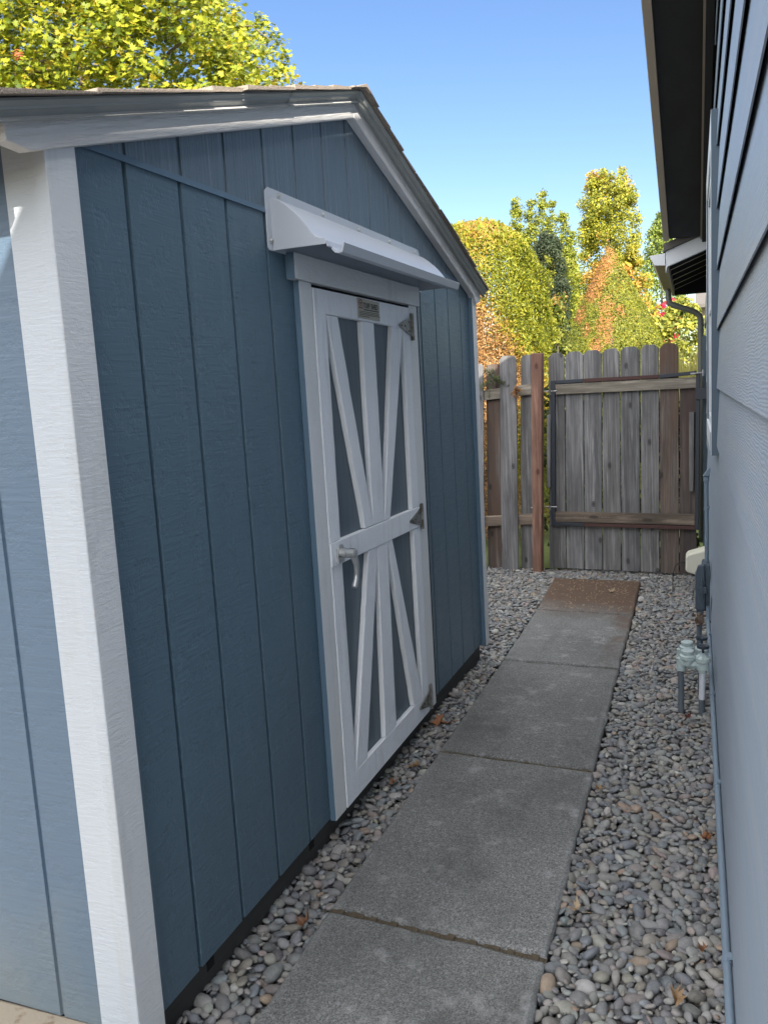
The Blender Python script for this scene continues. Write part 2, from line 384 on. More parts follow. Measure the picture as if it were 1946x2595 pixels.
# house
def siding():
    m = mat('house_siding', (0.34, 0.36, 0.39), 0.5); n = NT(m)
    X, Y, Z = n.sep()
    ring = n.wave(n.map((1, 2.2, 11)), 5.0, 11.0, 3, 0.6, 'Z')
    fine = n.noise(n.map((30, 5, 160)), 1, 4, 0.6)
    msk = n.ramp(n.noise(n.map((1, 1.2, 2.5)), 1, 3), [(0.42, 0.0), (0.6, 1.0)])
    h = n.mix(msk, fine, ring)
    v = n.noise(n.map((1, 0.8, 2.4)), 1, 5, 0.6)
    c = n.mix(v, (0.225, 0.280, 0.350), (0.300, 0.345, 0.405))
    c = n.mix(n.ramp(n.noise(n.map((3, 1.2, 26)), 1, 4), [(0.5, 0.0), (0.75, 0.35)]), c, (0.36, 0.355, 0.345))
    n.set(color=c, normal=n.bump(h, 0.30, 0.0014, n.bump(fine, 0.4, 0.0012)), rough=n.ramp(h, [(0.2, 0.58), (0.8, 0.4)]))
    return m
M_siding = siding()
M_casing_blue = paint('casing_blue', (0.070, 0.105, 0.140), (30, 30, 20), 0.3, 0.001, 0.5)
M_casing_white = paint('casing_white', (0.62, 0.64, 0.66), (20, 30, 6), 0.5, 0.002, 0.5)
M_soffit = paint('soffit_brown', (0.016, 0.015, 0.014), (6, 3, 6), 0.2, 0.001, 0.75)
M_tan = paint('tan_fascia', (0.34, 0.29, 0.22), (10, 4, 30), 0.2, 0.001, 0.55)
M_taupe = paint('taupe_rake', (0.44, 0.36, 0.27), (10, 4, 30), 0.2, 0.001, 0.55)
M_gutter_white = paint('gutter_end_white', (0.60, 0.61, 0.62), (10, 10, 10), 0.2, 0.001, 0.45)
M_down = paint('downspout_green_grey', (0.10, 0.105, 0.085), (10, 10, 10), 0.2, 0.001, 0.5)
M_conduit = paint('painted_conduit', (0.165, 0.215, 0.265), (40, 6, 40), 0.35, 0.001, 0.5)
M_boxgrey = paint('grey_plastic_box', (0.060, 0.082, 0.105), (40, 40, 40), 0.15, 0.0006, 0.5)
M_cream = paint('cream_plastic', (0.62, 0.60, 0.48), (60, 60, 60), 0.4, 0.002, 0.6)
M_pvc = paint('pale_green_pvc', (0.42, 0.50, 0.49), (50, 50, 50), 0.15, 0.0008, 0.45)
M_pipe_grey = paint('grey_pipe', (0.11, 0.13, 0.15), (40, 40, 10), 0.3, 0.001, 0.5)
M_pipe_white = paint('white_pipe', (0.62, 0.64, 0.68), (40, 40, 10), 0.3, 0.001, 0.45)
M_knob = paint('navy_knob', (0.025, 0.035, 0.050), (40, 40, 40), 0.2, 0.001, 0.5)
M_rubber = mat('black_cable', (0.01, 0.01, 0.01), 0.6)
M_brass = metal('old_brass', (0.20, 0.15, 0.12), 0.45, (0.1, 0.05, 0.03))
M_glass = mat('window_glass', (0.03, 0.035, 0.04), 0.05)

# leaves
def leaf_mat(name, trans=0.35, rough=0.5):
    m = mat(name, (0.1, 0.15, 0.03), rough, 0, 0.35); n = NT(m)
    at = n.t.nodes.new('ShaderNodeAttribute'); at.attribute_name = 'col'
    n.set(color=at.outputs['Color'])
    tr = n.t.nodes.new('ShaderNodeBsdfTranslucent'); n.t.links.new(at.outputs['Color'], tr.inputs[0])
    mx = n.t.nodes.new('ShaderNodeMixShader'); mx.inputs[0].default_value = trans
    n.t.links.new(n.b.outputs[0], mx.inputs[1]); n.t.links.new(tr.outputs[0], mx.inputs[2])
    n.t.links.new(mx.outputs[0], n.t.nodes['Material Output'].inputs[0])
    return m
M_leaf = leaf_mat('foliage')
M_dryleaf = leaf_mat('dry_leaf', 0.2, 0.7)
m = mat('bark', (0.14, 0.11, 0.085), 0.9); n = NT(m)
n.set(color=n.mix(n.noise(n.map((30, 30, 6)), 1, 5), (0.07, 0.055, 0.045), (0.22, 0.18, 0.14)), normal=n.bump(n.noise(n.map((40, 40, 8)), 1, 4), 0.8, 0.01))
M_bark = m

# ------------------------------------------------------------------ ground
def sheet(name, pts, z, m, label=None):
    b = MB(); b.face([(x, y, z) for x, y in pts]); o = b.build(name, m); tag(o, kind='structure'); return o
sheet('ground', [(-600, -600), (600, -600), (600, 600), (-600, 600)], -0.075, M_soil)
sheet('lawn', [(-60, 5.95), (60, 5.80), (60, 70), (-60, 70)], -0.045, M_lawn)

# path: slabs cast in one run, with open joints
def path():
    b = MB(); rows = []
    L = [(0.15, -1.2), (0.155, 0.0), (0.150, 1.055), (0.155, 2.165), (0.168, 3.355), (0.165, 4.405), (0.140, 5.345)]
    Rr_ = [(0.80, -1.3), (0.792, -0.06), (0.787, 1.005), (0.785, 2.119), (0.780, 3.317), (0.783, 4.352), (0.776, 5.305)]
    rng = random.Random(3)
    for i in range(len(L) - 1):
        (l0x, l0y), (l1x, l1y) = L[i], L[i + 1]; (r0x, r0y), (r1x, r1y) = Rr_[i], Rr_[i + 1]
        g = 0.011 if i != 4 else 0.006
        dz = rng.uniform(-0.004, 0.003)
        NU, NV = 14, 24
        def P(u, v):
            xa = l0x + (l1x - l0x) * v; xb = r0x + (r1x - r0x) * v
            ya = l0y + g + (l1y - l0y - 2 * g) * v; yb = r0y + g + (r1y - r0y - 2 * g) * v
            return xa + (xb - xa) * u, ya + (yb - ya) * u
        ring = [(k / NU, 0) for k in range(NU)] + [(1, k / NV) for k in range(NV)] + [(1 - k / NU, 1) for k in range(NU)] + [(0, 1 - k / NV) for k in range(NV)]
        base = []
        for u, v in ring:
            x, y = P(u, v); x += rng.uniform(-.003, .003) + .0015 * math.sin(y * 9 + i); y += rng.uniform(-.003, .003) + .002 * math.sin(x * 23 + i); base.append((x, y))
        cx = sum(p[0] for p in base) / len(base); cy = sum(p[1] for p in base) / len(base)
        def inset(p, d):
            dx = cx - p[0]; dy = cy - p[1]
            return (p[0] + math.copysign(min(d, abs(dx)), dx) * (1 if abs(dx) > .2 else 0.3), p[1] + math.copysign(min(d, abs(dy)), dy) * (1 if abs(dy) > .3 else 0.3))
        lv = [[(*p, -0.09) for p in base], [(*p, dz - 0.012) for p in base]]
        lv.append([(*inset(p, 0.005), dz - 0.003 + rng.uniform(-.002, .002)) for p in base]); lv.append([(*inset(p, 0.013), dz) for p in base])
        s0 = len(b.v)
        for row in lv: b.v += row
        k = len(base)
        for r in range(3):
            for j in range(k):
                j2 = (j + 1) % k
                b.f.append([s0 + r * k + j, s0 + r * k + j2, s0 + (r + 1) * k + j2, s0 + (r + 1) * k + j]); b.m.append(0); b.sm.append(r > 0)
        b.f.append([s0 + 3 * k + j for j in range(k)]); b.m.append(0); b.sm.append(False)
    o = b.build('path', M_conc); tag(o, kind='structure')
    b = MB()
    for i in range(1, len(L) - 1):
        (lx, ly), (rx, ry) = L[i], Rr_[i]
        n_ = 30
        for k in range(n_):
            u0, u1 = k / n_, (k + 1) / n_
            w0 = 0.019 + 0.004 * math.sin(k * 1.7)
            z = -0.006 + 0.003 * math.sin(k * 2.3)
            x0, x1 = lx + (rx - lx) * u0, lx + (rx - lx) * u1; y0 = ly + (ry - ly) * u0; y1 = ly + (ry - ly) * u1
            b.box((x0, min(y0, y1) - w0, -0.05), (x1, max(y0, y1) + w0, z - 0.004))
    o = b.build('joint_moss', M_joint); tag(o, kind='stuff')
path()
b = MB(); b.box((-3.4, -1.5, -0.07), (-0.10, 0.372, 0.1085)); tag(b.build('patio', M_pad, bevel=0.01), kind='structure')

# ------------------------------------------------------------------ pebbles
def ico(sub):
    import bmesh
    bm = bmesh.new(); bmesh.ops.create_icosphere(bm, subdivisions=sub, radius=1.0)
    v = np.array([x.co[:] for x in bm.verts]); f = np.array([[q.index for q in x.verts] for x in bm.faces]); bm.free(); return v, f

def pebble_field():
    rng = np.random.default_rng(5)
    def wall_x(y): return 0.0196 * y - 0.03
    def inside(x, y):
        ok = (y > 0.25) & (y < 6.0) & (x > -0.75) & (x < 1.235)
        onpath = (x > 0.148) & (x < 0.790) & (y < 5.33)
        shed = (y < 3.42) & (x < 0.0196 * y - 0.02)
        far = (x < -0.02) & (y < 3.3)
        return ok & ~onpath & ~shed & ~far
    pts = []
    # top layers: dart throwing on a hash grid, big stones first
    grid = {}
    cell = 0.04
    def tryput(x, y, r, k):
        gx, gy = int(x // cell), int(y // cell)
        for i in range(gx - 2, gx + 3):
            for j in range(gy - 2, gy + 3):
                for (px, py, pr) in grid.get((i, j), ()):
                    if (px - x) ** 2 + (py - y) ** 2 < (k * (pr + r)) ** 2: return False
        grid.setdefault((gx, gy), []).append((x, y, r)); return True
    for r, tries, k in ((0.0225, 1200, .84), (0.0175, 8000, .80), (0.0138, 24000, .78), (0.0110, 46000, .75), (0.0080, 40000, .74), (0.0055, 9000, .74)):
        X = rng.uniform(-0.75, 1.235, tries * 2); Y = rng.uniform(0.25, 5.72, tries * 2)
        R = r * rng.uniform(0.85, 1.15, tries * 2); ok = inside(X, Y)
        for x, y, q in zip(X[ok], Y[ok], R[ok]):
            if tryput(x, y, q, k): pts.append((x, y, q, rng.uniform(-0.028, -0.014) - 0.2 * q + (0.005 if q < .010 else 0)))
    # bed below
    gx, gy = np.meshgrid(np.arange(-0.75, 1.235, 0.021), np.arange(0.25, 5.72, 0.021))
    gx = gx.ravel() + rng.uniform(-.01, .01, gx.size); gy = gy.ravel() + rng.uniform(-.01, .01, gy.size)
    ok = inside(gx, gy)
    for x, y in zip(gx[ok], gy[ok]): pts.append((x, y, rng.uniform(.011, .0165), rng.uniform(-0.046, -0.038)))
    P = np.array(pts); N = len(P)
    pal = np.array([(.155, .158, .160), (.205, .203, .195), (.120, .130, .145), (.245, .235, .215), (.20, .182, .155), (.26, .19, .135), (.165, .152, .140), (.10, .10, .105), (.33, .32, .295), (.165, .185, .20), (.215, .180, .165)])
    pr = np.array([20, 22, 13, 13, 9, 3.0, 7, 6, 4, 9, 5]); pr = pr / pr.sum()
    ci = rng.choice(len(pal), N, p=pr); colr = pal[ci] * rng.uniform(0.75, 1.2, (N, 1)) * rng.uniform(.96, 1.04, (N, 3)) * np.array([1.0, 1.0, 0.97]) * 1.2
    lift = np.clip((0.15 - P[:, 0]) / 0.14, 0, 1) * np.where(P[:, 1] < 3.4, .036, 0); P[:, 3] += lift
    V, Fc, Cc = [], [], []; off = 0
    near = (P[:, 1] < 1.7) & (P[:, 3] > -0.036)
    for sel, sub in ((near, 3), (~near, 2)):
        bv, bf = ico(sub); nv = len(bv); variants = []
        for k in range(14):
            d = rng.normal(size=(5, 3)); d /= np.linalg.norm(d, axis=1)[:, None]
            r = np.ones(nv)
            for q in d:
                r += 0.13 * rng.uniform(-1, 1) * np.clip(bv @ q, 0, 1) ** 2
            for q in d[:3]:                                    # a few flattened facets
                t = bv @ q; lim = rng.uniform(.72, .95); r = np.where(t > lim, r * (lim + (t - lim) * .35) / np.maximum(t, .1), r)
            variants.append(bv * r[:, None])
        idx = np.where(sel)[0]; n_ = len(idx); vi = rng.integers(0, 14, n_)
        vv = np.array(variants)[vi]
        R = P[idx, 2]; ax = np.stack([R * rng.uniform(1.0, 1.6, n_), R * rng.uniform(.72, 1.05, n_), R * rng.uniform(.42, .72, n_)], 1)
        vv = vv * ax[:, None, :]
        a = rng.uniform(0, 2 * PI, n_); tl = rng.normal(0, .30, n_); tm = rng.normal(0, .30, n_)
        def rot(v, c, s_, i, j):
            o = v.copy(); o[:, :, i] = v[:, :, i] * c[:, None] - v[:, :, j] * s_[:, None]; o[:, :, j] = v[:, :, i] * s_[:, None] + v[:, :, j] * c[:, None]; return o
        vv = rot(vv, np.cos(tl), np.sin(tl), 0, 2); vv = rot(vv, np.cos(tm), np.sin(tm), 1, 2); vv = rot(vv, np.cos(a), np.sin(a), 0, 1)
        vv = vv + np.stack([P[idx, 0], P[idx, 1], P[idx, 3]], 1)[:, None, :]
        V.append(vv.reshape(-1, 3)); Fc.append((bf[None] + (np.arange(n_) * nv)[:, None, None] + off).reshape(-1, 3)); off += n_ * nv
        Cc.append(np.repeat(np.c_[colr[idx], np.ones(n_)], nv, 0))
    V = np.concatenate(V); Fc = np.concatenate(Fc); Cc = np.concatenate(Cc)
    me = mesh_np('gravel', V, Fc, Cc, True); me.materials.append(M_pebble)
    o = bpy.data.objects.new('gravel', me); COL.objects.link(o)
    tag(o, kind='stuff')

def mesh_np(name, V, Fc, C=None, smooth=False, k=None):
    me = bpy.data.meshes.new(name); k = Fc.shape[1]; nf = len(Fc)
    me.vertices.add(len(V)); me.vertices.foreach_set('co', np.ascontiguousarray(V, dtype=np.float32).ravel())
    me.loops.add(nf * k); me.loops.foreach_set('vertex_index', np.ascontiguousarray(Fc, dtype=np.int32).ravel())
    me.polygons.add(nf); me.polygons.foreach_set('loop_start', np.arange(0, nf * k, k, dtype=np.int32))
    try: me.polygons.foreach_set('loop_total', np.full(nf, k, dtype=np.int32))
    except Exception: pass
    me.polygons.foreach_set('use_smooth', np.full(nf, smooth))
    if C is not None:
        a = me.attributes.new('col', 'FLOAT_COLOR', 'POINT'); a.data.foreach_set('color', np.ascontiguousarray(C, dtype=np.float32).ravel())
    me.update(calc_edges=True); me.validate(); return me
pebble_field()

# ------------------------------------------------------------------ fallen leaves
MAPLE = np.array([(0, -.5), (.10, -.18), (.42, -.34), (.36, -.12), (.56, .06), (.30, .12), (.34, .30), (.14, .24), (0, .58), (-.14, .24), (-.34, .30), (-.30, .12), (-.56, .06), (-.36, -.12), (-.42, -.34), (-.10, -.18)])
def fallen_leaf(x, y, size, label, color, rz, curl=0.5, z=0.012):
    b = MB(); pts = []
    for u, v in MAPLE:
        zz = curl * (u * u * 2.2 + v * v * 0.9) + 0.10 * math.sin(9 * u + 4 * v + rz * 3); u *= (1 - .45 * curl); u += .12 * math.sin(5 * v + rz)
        pts.append((u * size, v * size, zz * size))
    c = (0, 0, 0)
    for i in range(len(pts)): b.face([c, pts[i], pts[(i + 1) % len(pts)]], 0, True)
    b.tube([(0, -.45 * size, 0), (0.05 * size, -.75 * size, .05 * size), (.12 * size, -1.0 * size, .02 * size)], 0.018 * size, 5)
    o = b.build('fallen_leaf', leafcol(color)); o.location = (x, y, z); o.rotation_euler = (random.uniform(-.3, .3), random.uniform(-.3, .3), rz)
    tag(o, label, 'leaf', 'dry leaves fallen on the gravel'); return o
_lc = {}
def leafcol(c):
    if c not in _lc:
        mm = mat('fallen_leaf_brown', c, 0.75); q = NT(mm)
        q.set(color=q.mix(q.noise(q.map((60, 60, 60)), 1, 4), sc(c, .6), sc(c, 1.3))); _lc[c] = mm
    return _lc[c]
BRN = (0.20, 0.095, 0.045); TANL = (0.27, 0.17, 0.085); RST = (0.24, 0.10, 0.04); PALE = (0.36, 0.27, 0.17)
fallen_leaf(0.118, 0.945, 0.062, 'curled brown maple leaf on the pebbles by the front joint of the path', BRN, 0.6, 0.9)
fallen_leaf(0.085, 2.41, 0.085, 'largest orange brown leaf on pebbles under the lowest door hinge', RST, 2.1, 0.4)
fallen_leaf(0.02, 2.30, 0.055, 'smaller tan leaf under the door beside the large brown leaf', TANL, 0.4, 0.7)
fallen_leaf(0.115, 1.97, 0.05, 'tan leaf touching the left rim of the path below the door', TANL, 1.4, 0.6)
fallen_leaf(0.075, 1.82, 0.038, 'tiny orange leaf on the narrow gravel strip under the door', RST, 2.4, 0.6)
fallen_leaf(0.835, 1.21, 0.055, 'cream pale leaf on the gravel beside the right rim of the path', PALE, 1.0, 0.7)
fallen_leaf(0.825, 1.95, 0.045, 'light tan leaf on the gravel right of the path near the middle slab', TANL, 0.2, 0.5)
fallen_leaf(1.11, 0.93, 0.058, 'tan curled leaf on the gravel at the bottom of the photo by the pipe', TANL, 2.9, 0.8)
fallen_leaf(1.185, 1.69, 0.05, 'rusty leaf lying against the grey pipe along the house wall', RST, 1.9, 0.7)
fallen_leaf(1.17, 1.13, 0.036, 'little brown leaf between big pebbles near the pipe strap', BRN, 0.1, 0.7)
fallen_leaf(1.12, 2.70, 0.045, 'dark red leaf on the gravel at the foot of the valve pipes', (0.10, 0.025, 0.018), 0.8, 0.6)
fallen_leaf(0.60, 4.92, 0.06, 'pale straw leaf on the brown mould of the last slab', PALE, 0.8, 0.4)
fallen_leaf(0.86, 3.32, 0.04, 'small rust leaf on the gravel right of the third slab joint', RST, 0.5, 0.6)

def litter():
    rng = random.Random(4); b = MB()
    for i in range(520):
        u = rng.random()
        if u < 0.55: x, y, z = rng.uniform(.17, .76), rng.uniform(4.42, 5.30), 0.003
        elif u < .8: x, y, z = rng.uniform(-.3, .14), rng.uniform(4.6, 5.6), 0.004
        else: x, y, z = rng.uniform(-.0, 1.2), rng.uniform(5.38, 5.6), 0.004
        a = rng.uniform(0, PI); l = rng.uniform(.003, .012); w = rng.uniform(.0007, .0022)
        c, s_ = math.cos(a), math.sin(a); h = rng.uniform(.001, .006)
        b.face([(x - c * l - s_ * w, y - s_ * l + c * w, z), (x - c * l + s_ * w, y - s_ * l - c * w, z), (x + c * l + s_ * w, y + s_ * l - c * w, z + h), (x + c * l - s_ * w, y + s_ * l + c * w, z + h)])
    tag(b.build('leaf_litter', leafcol((0.36, 0.25, 0.14))), kind='stuff')
litter()

# ------------------------------------------------------------------ shed
PSI = -0.0196
SH = thing('garden_shed', 'blue painted wooden shed with white trim and a white braced door', 'shed', (0, 0, 0), PSI)
Y0, Y1 = 0.338, 3.385
APEX = 1.83; ZL = 1.948; SLP = 0.302      # underside line of the rake boards
def zline(y):  # underside of the rake trim
    return ZL + SLP * (y - 0.30) if y < APEX else ZL + SLP * (APEX - 0.30) - 0.315 * (y - APEX)

def grooved(name, ya, yb, zb, ztop, grooves, m, gw=0.009, gd=0.008, x=0.0, parent=SH, soft=0.004):
    """vertical grooved panel on plane out=x"""
    b = MB(); br = [ya]
    segs = []
    for g in grooves:
        segs.append((br[-1], g - gw / 2 - soft, x, x)); segs.append((g - gw / 2 - soft, g - gw / 2, x, x - gd)); segs.append((g - gw / 2, g + gw / 2, x - gd, x - gd)); segs.append((g + gw / 2, g + gw / 2 + soft * .4, x - gd, x)); br.append(g + gw / 2 + soft * .4)
    segs.append((br[-1], yb, x, x))
    for a, c, xa, xc in segs:
        ks = [a, c]
        if a < APEX < c and ztop is zt_gable: ks = [a, APEX, c]
        for q in range(len(ks) - 1):
            p, r = ks[q], ks[q + 1]
            b.face([(xa, p, zb), (xc, r, zb), (xc, r, ztop(r)), (xa, p, ztop(p))])
        b.face([(xa, a, zb), (xa - .02 if xa == x else x - .02, a, zb), (x - .02, c, zb), (xc, c, zb)])
    return b.build(name, m, parent)
def zt_gable(y): return zline(y) + 0.05
gr_low = [0.600 + .2032 * k for k in range(4)] + [2.545, 2.755, 2.955, 3.165]
grooved('front_wall', Y0 + .01, 3.36, 0.104, lambda y: 2.0, gr_low, M_blue, 0.009, 0.011)
gg = [0.602, 0.809, 1.012, 1.219, 1.417, 1.621, 1.817, 2.008, 2.209, 2.343, 2.54, 2.741, 2.95]
grooved('gable_siding', 0.40, 3.34, 2.012, lambda y: max(2.014, zt_gable(y)), gg, M_blue_gable, 0.006, 0.006, 0.003)
grooved('front_wall_joint', 2.485, 2.50, 0.104, lambda y: 2.0, [], M_black, x=0.0015)
b = MB(); b.prism([(0.0, 0.0), (0.004, -.003), (0.0055, -.0175), (0.001, -.0175)], lambda u, v, t: (u, t, 2.016 + v), 0.44, 3.28); b.build('flashing_strip', M_blue_plain, SH)
# side wall facing the camera, and the two hidden walls
b = MB()
gx = [-0.213 - .2032 * k for k in range(12)]
prev = -0.02
for g in gx:
    b.face([(prev, .36, .11), (g + .006, .36, .11), (g + .006, .36, 2.02), (prev, .36, 2.02)])
    b.face([(g + .006, .36, .11), (g + .003, .366, .11), (g + .003, .366, 2.02), (g + .006, .36, 2.02)])
    b.face([(g + .003, .366, .11), (g - .003, .366, .11), (g - .003, .366, 2.02), (g + .003, .366, 2.02)])
    b.face([(g - .003, .366, .11), (g - .006, .36, .11), (g - .006, .36, 2.02), (g - .003, .366, 2.02)])
    prev = g - .006
b.face([(prev, .36, .11), (-2.6, .36, .11), (-2.6, .36, 2.02), (prev, .36, 2.02)])
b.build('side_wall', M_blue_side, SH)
b = MB(); b.face([(-2.6, .37, .1), (-2.6, 3.37, .1), (-2.6, 3.37, 2.02), (-2.6, APEX, 2.44), (-2.6, .37, 2.02)]); b.face([(-2.6, 3.37, .1), (-0.01, 3.37, .1), (-.01, 3.37, 2.02), (-2.6, 3.37, 2.02)])
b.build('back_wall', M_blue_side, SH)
# corner trim
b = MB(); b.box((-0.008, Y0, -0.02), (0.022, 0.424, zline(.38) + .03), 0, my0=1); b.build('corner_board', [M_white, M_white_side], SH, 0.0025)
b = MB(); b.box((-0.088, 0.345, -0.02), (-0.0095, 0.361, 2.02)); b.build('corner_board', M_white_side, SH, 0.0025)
b = MB(); b.box((-0.02, 3.318, 0.085), (0.022, 3.392, 1.975), 0, my0=1); b.build('corner_board', [M_white, M_blue_plain], SH, 0.002)
# skids under the floor, with small slots
b = MB(); b.box((-0.13, 0.40, -0.07), (-0.022, 3.34, 0.103)); sk = b.build('skid_beam', M_skid, SH)
for y in (0.668, 1.252, 1.851):
    b = MB(); b.box((-0.03, y - .016, .052), (-0.0205, y + .016, .078)); b.build('vent_slot', M_black, sk)
b = MB(); b.box((-2.55, 0.37, -0.07), (-0.14, 0.45, 0.103)); b.build('skid_beam', M_skid, SH)

# rake boards, drip edges
def rake(x0, x1, h0, h1, ya, yb, cut=0.0):
    """outline in (y,z) following the rake line between heights h0..h1"""
    return [(ya + cut, zline(ya + cut) + h0), (yb, zline(yb) + h0), (yb, zline(yb) + h1), (ya, zline(ya) + h1)]
fyz = lambda u, v, t: (t, u, v)
def barge(name, poly, xa, xb, mats, bev=0.003, **kw):
    b = MB(); b.prism(poly, fyz, xa, xb, **kw); return b.build(name, mats, SH, bev)
NE = 0.232
barge('rake_board', [(0.292, zline(.292)), (APEX, zline(APEX)), (APEX, zline(APEX) + .066), (NE, zline(NE) + .066), (NE, zline(NE) + .022)], 0.004, 0.036, M_barge)
FE = 3.435
barge('rake_board', [(APEX + .002, zline(APEX)), (3.30, zline(3.30)), (3.36, 1.905), (FE, 1.925), (FE, zline(FE) + .066), (APEX + .002, zline(APEX) + .066)], 0.004, 0.036, M_barge2)
def drip(ya, yb, bend=1):
    prof = [(0.030, .080), (0.066, .086), (0.068, .081), (0.046, .0575), (0.057, .0500), (0.0555, .0470), (0.0375, .0530)]
    b = MB(); k = len(prof); s0 = 0
    ys = [ya, yb]
    for y in ys: b.v += [(px, y, zline(y) + ph) for px, ph in prof]
    for j in range(k):
        j2 = (j + 1) % k; b.f.append([j, j2, k + j2, k + j]); b.m.append(1 if j == 3 else 0); b.sm.append(False)  # kicked-out lip coloured paler to stand for sun on it
    b.f.append(list(range(k))); b.m.append(0); b.sm.append(False); b.f.append(list(range(k, 2 * k))[::-1]); b.m.append(0); b.sm.append(False)
    return b.build('drip_edge', [M_drip, M_barge], SH)
drip(0.19, 1.31); drip(1.295, APEX - .001); drip(APEX + .001, 2.75); drip(2.742, 3.46)
# roof: deck and shingle courses
b = MB()
for ya, yb in ((0.17, APEX), (APEX, 3.47)):
    b.prism([(ya, zline(ya) + .068), (yb, zline(yb) + .068), (yb, zline(yb) + .085), (ya, zline(ya) + .085)], fyz, -2.75, 0.060)
b.prism([(.17, zline(.17) + .03), (.19, zline(.19) + .03), (.19, zline(.19) + .083), (.17, zline(.17) + .083)], fyz, -2.75, 0.03)
rf = b.build('roof', M_drip, SH)
def shingles(name, m, parent, n_c, yfun, zfun, xa, xb, th=0.013, seed=1, expo=0.0):
    """overlapping courses of tabs; yfun(k) -> (y_low, y_high)"""
    rng = random.Random(seed); b = MB()
    for k in range(n_c):
        yl, yh = yfun(k)
        x = xa
        while x < xb:
            wd = min(rng.uniform(.16, .34), xb - x) if xb - x > .1 else xb - x
            t = th * rng.uniform(.7, 1.9); j = rng.uniform(-.01, .01)
            xe = min(x + wd, xb)
            b.prism([(yl + j, zfun(yl + j) + .004), (yl + j, zfun(yl + j) + .004 + t), (yh, zfun(yh) + t * .35), (yh, zfun(yh) + .0005)], fyz, x, xe + (rng.uniform(-.006, .010) if xe >= xb else 0))
            x = xe
            if wd <= 0: break
    return b.build(name, m, parent)
top = lambda y: zline(y) + .086
shingles('shingles', M_shingle, rf, 12, lambda k: (0.155 + k * .142, min(0.155 + (k + 2) * .142, APEX)), top, -2.77, 0.078, .007, 2)
shingles('shingles', M_shingle, rf, 12, lambda k: (3.485 - k * .142, max(3.485 - (k + 2) * .142, APEX)), top, -2.77, 0.078, .006, 3)
b = MB()
for k in range(11):
    x1 = 0.09 - k * .26
    b.prism([(APEX - .11, top(APEX - .11) + .006), (APEX, top(APEX) + .016), (APEX + .11, top(APEX + .11) + .006), (APEX, top(APEX) + .005)], fyz, x1 - .28, x1)
b.build('ridge_cap', M_shingle, rf)

# door casing, header
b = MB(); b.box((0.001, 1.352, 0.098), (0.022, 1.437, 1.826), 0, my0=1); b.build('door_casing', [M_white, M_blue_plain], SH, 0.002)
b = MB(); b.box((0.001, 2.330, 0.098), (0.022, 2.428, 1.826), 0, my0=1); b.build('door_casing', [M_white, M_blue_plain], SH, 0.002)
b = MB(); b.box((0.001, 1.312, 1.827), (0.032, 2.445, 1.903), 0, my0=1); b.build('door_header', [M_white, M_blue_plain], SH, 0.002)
# door
dp = MB(); dp.box((-0.004, 1.442, 0.098), (0.004, 2.326, 1.815)); DR = dp.build('door', M_panel, SH)
b = MB(); b.box((0.0005, 1.437, 1.8155), (0.0035, 2.33, 1.8265)); b.build('top_gap', M_black, DR)
T0, T1 = 0.0045, 0.024
WE = dict(mside=None)
def plank(name, poly, t1=T1, bev=0.0018):
    b = MB(); n_ = len(poly)
    b.prism(poly, fyz, T0, t1, m=0, mside=1); o = b.build(name, [M_white_door, M_white_edge], DR, bev); return o
rj = random.Random(8)
def rough_strip(pa, pb, pc, pd, n_=16, a=0.0012):
    """board outline pa->pb (left edge, top->bottom) and pc->pd (right edge bottom->top) with slightly ragged edges"""
    L = [(pa[0] + (pb[0] - pa[0]) * i / n_ + rj.uniform(-a, a), pa[1] + (pb[1] - pa[1]) * i / n_) for i in range(n_ + 1)]
    Rg = [(pc[0] + (pd[0] - pc[0]) * i / n_ + rj.uniform(-a, a), pc[1] + (pd[1] - pc[1]) * i / n_) for i in range(n_ + 1)]
    return L + Rg
plank('stile', rough_strip((1.4425, 1.814), (1.4425, 1.0085), (1.5255, 1.0085), (1.5255, 1.814)))
plank('stile', rough_strip((1.4425, 0.9275), (1.4425, 0.099), (1.5285, 0.099), (1.5265, 0.9275)))
plank('stile', rough_strip((2.245, 1.814), (2.245, 1.000), (2.3255, 1.000), (2.3255, 1.814)))
plank('stile', rough_strip((2.245, 0.914), (2.250, 0.099), (2.3255, 0.099), (2.3255, 0.914)))
plank('top_rail', [(1.5265, 1.7375), (2.244, 1.7300), (2.244, 1.814), (1.5265, 1.814)])
plank('bottom_rail', [(1.5295, 0.099), (2.249, 0.099), (2.249, 0.192), (1.5295, 0.192)])
plank('lock_rail', [(1.4425, 0.929), (2.3255, 0.916), (2.3255, 0.998), (1.4425, 1.007)], T1 + .003)
plank('centre_stile', rough_strip((1.8195, 1.733), (1.8180, 1.006), (1.932, 1.005), (1.932, 1.732)))
plank('centre_stile', rough_strip((1.846, 0.922), (1.812, 0.194), (1.930, 0.194), (1.946, 0.921)))
plank('brace', rough_strip((1.5270, 1.736), (1.742, 1.0075), (1.8165, 1.0070), (1.615, 1.735), 18, .002))
plank('brace', rough_strip((2.122, 1.731), (1.9335, 1.0045), (1.990, 1.004), (2.240, 1.730)))
plank('brace', rough_strip((1.759, 0.923), (1.5310, 0.194), (1.632, 0.194), (1.845, 0.922), 18, .002))
plank('brace', rough_strip((1.947, 0.921), (2.139, 0.194), (2.246, 0.194), (1.998, 0.920)))
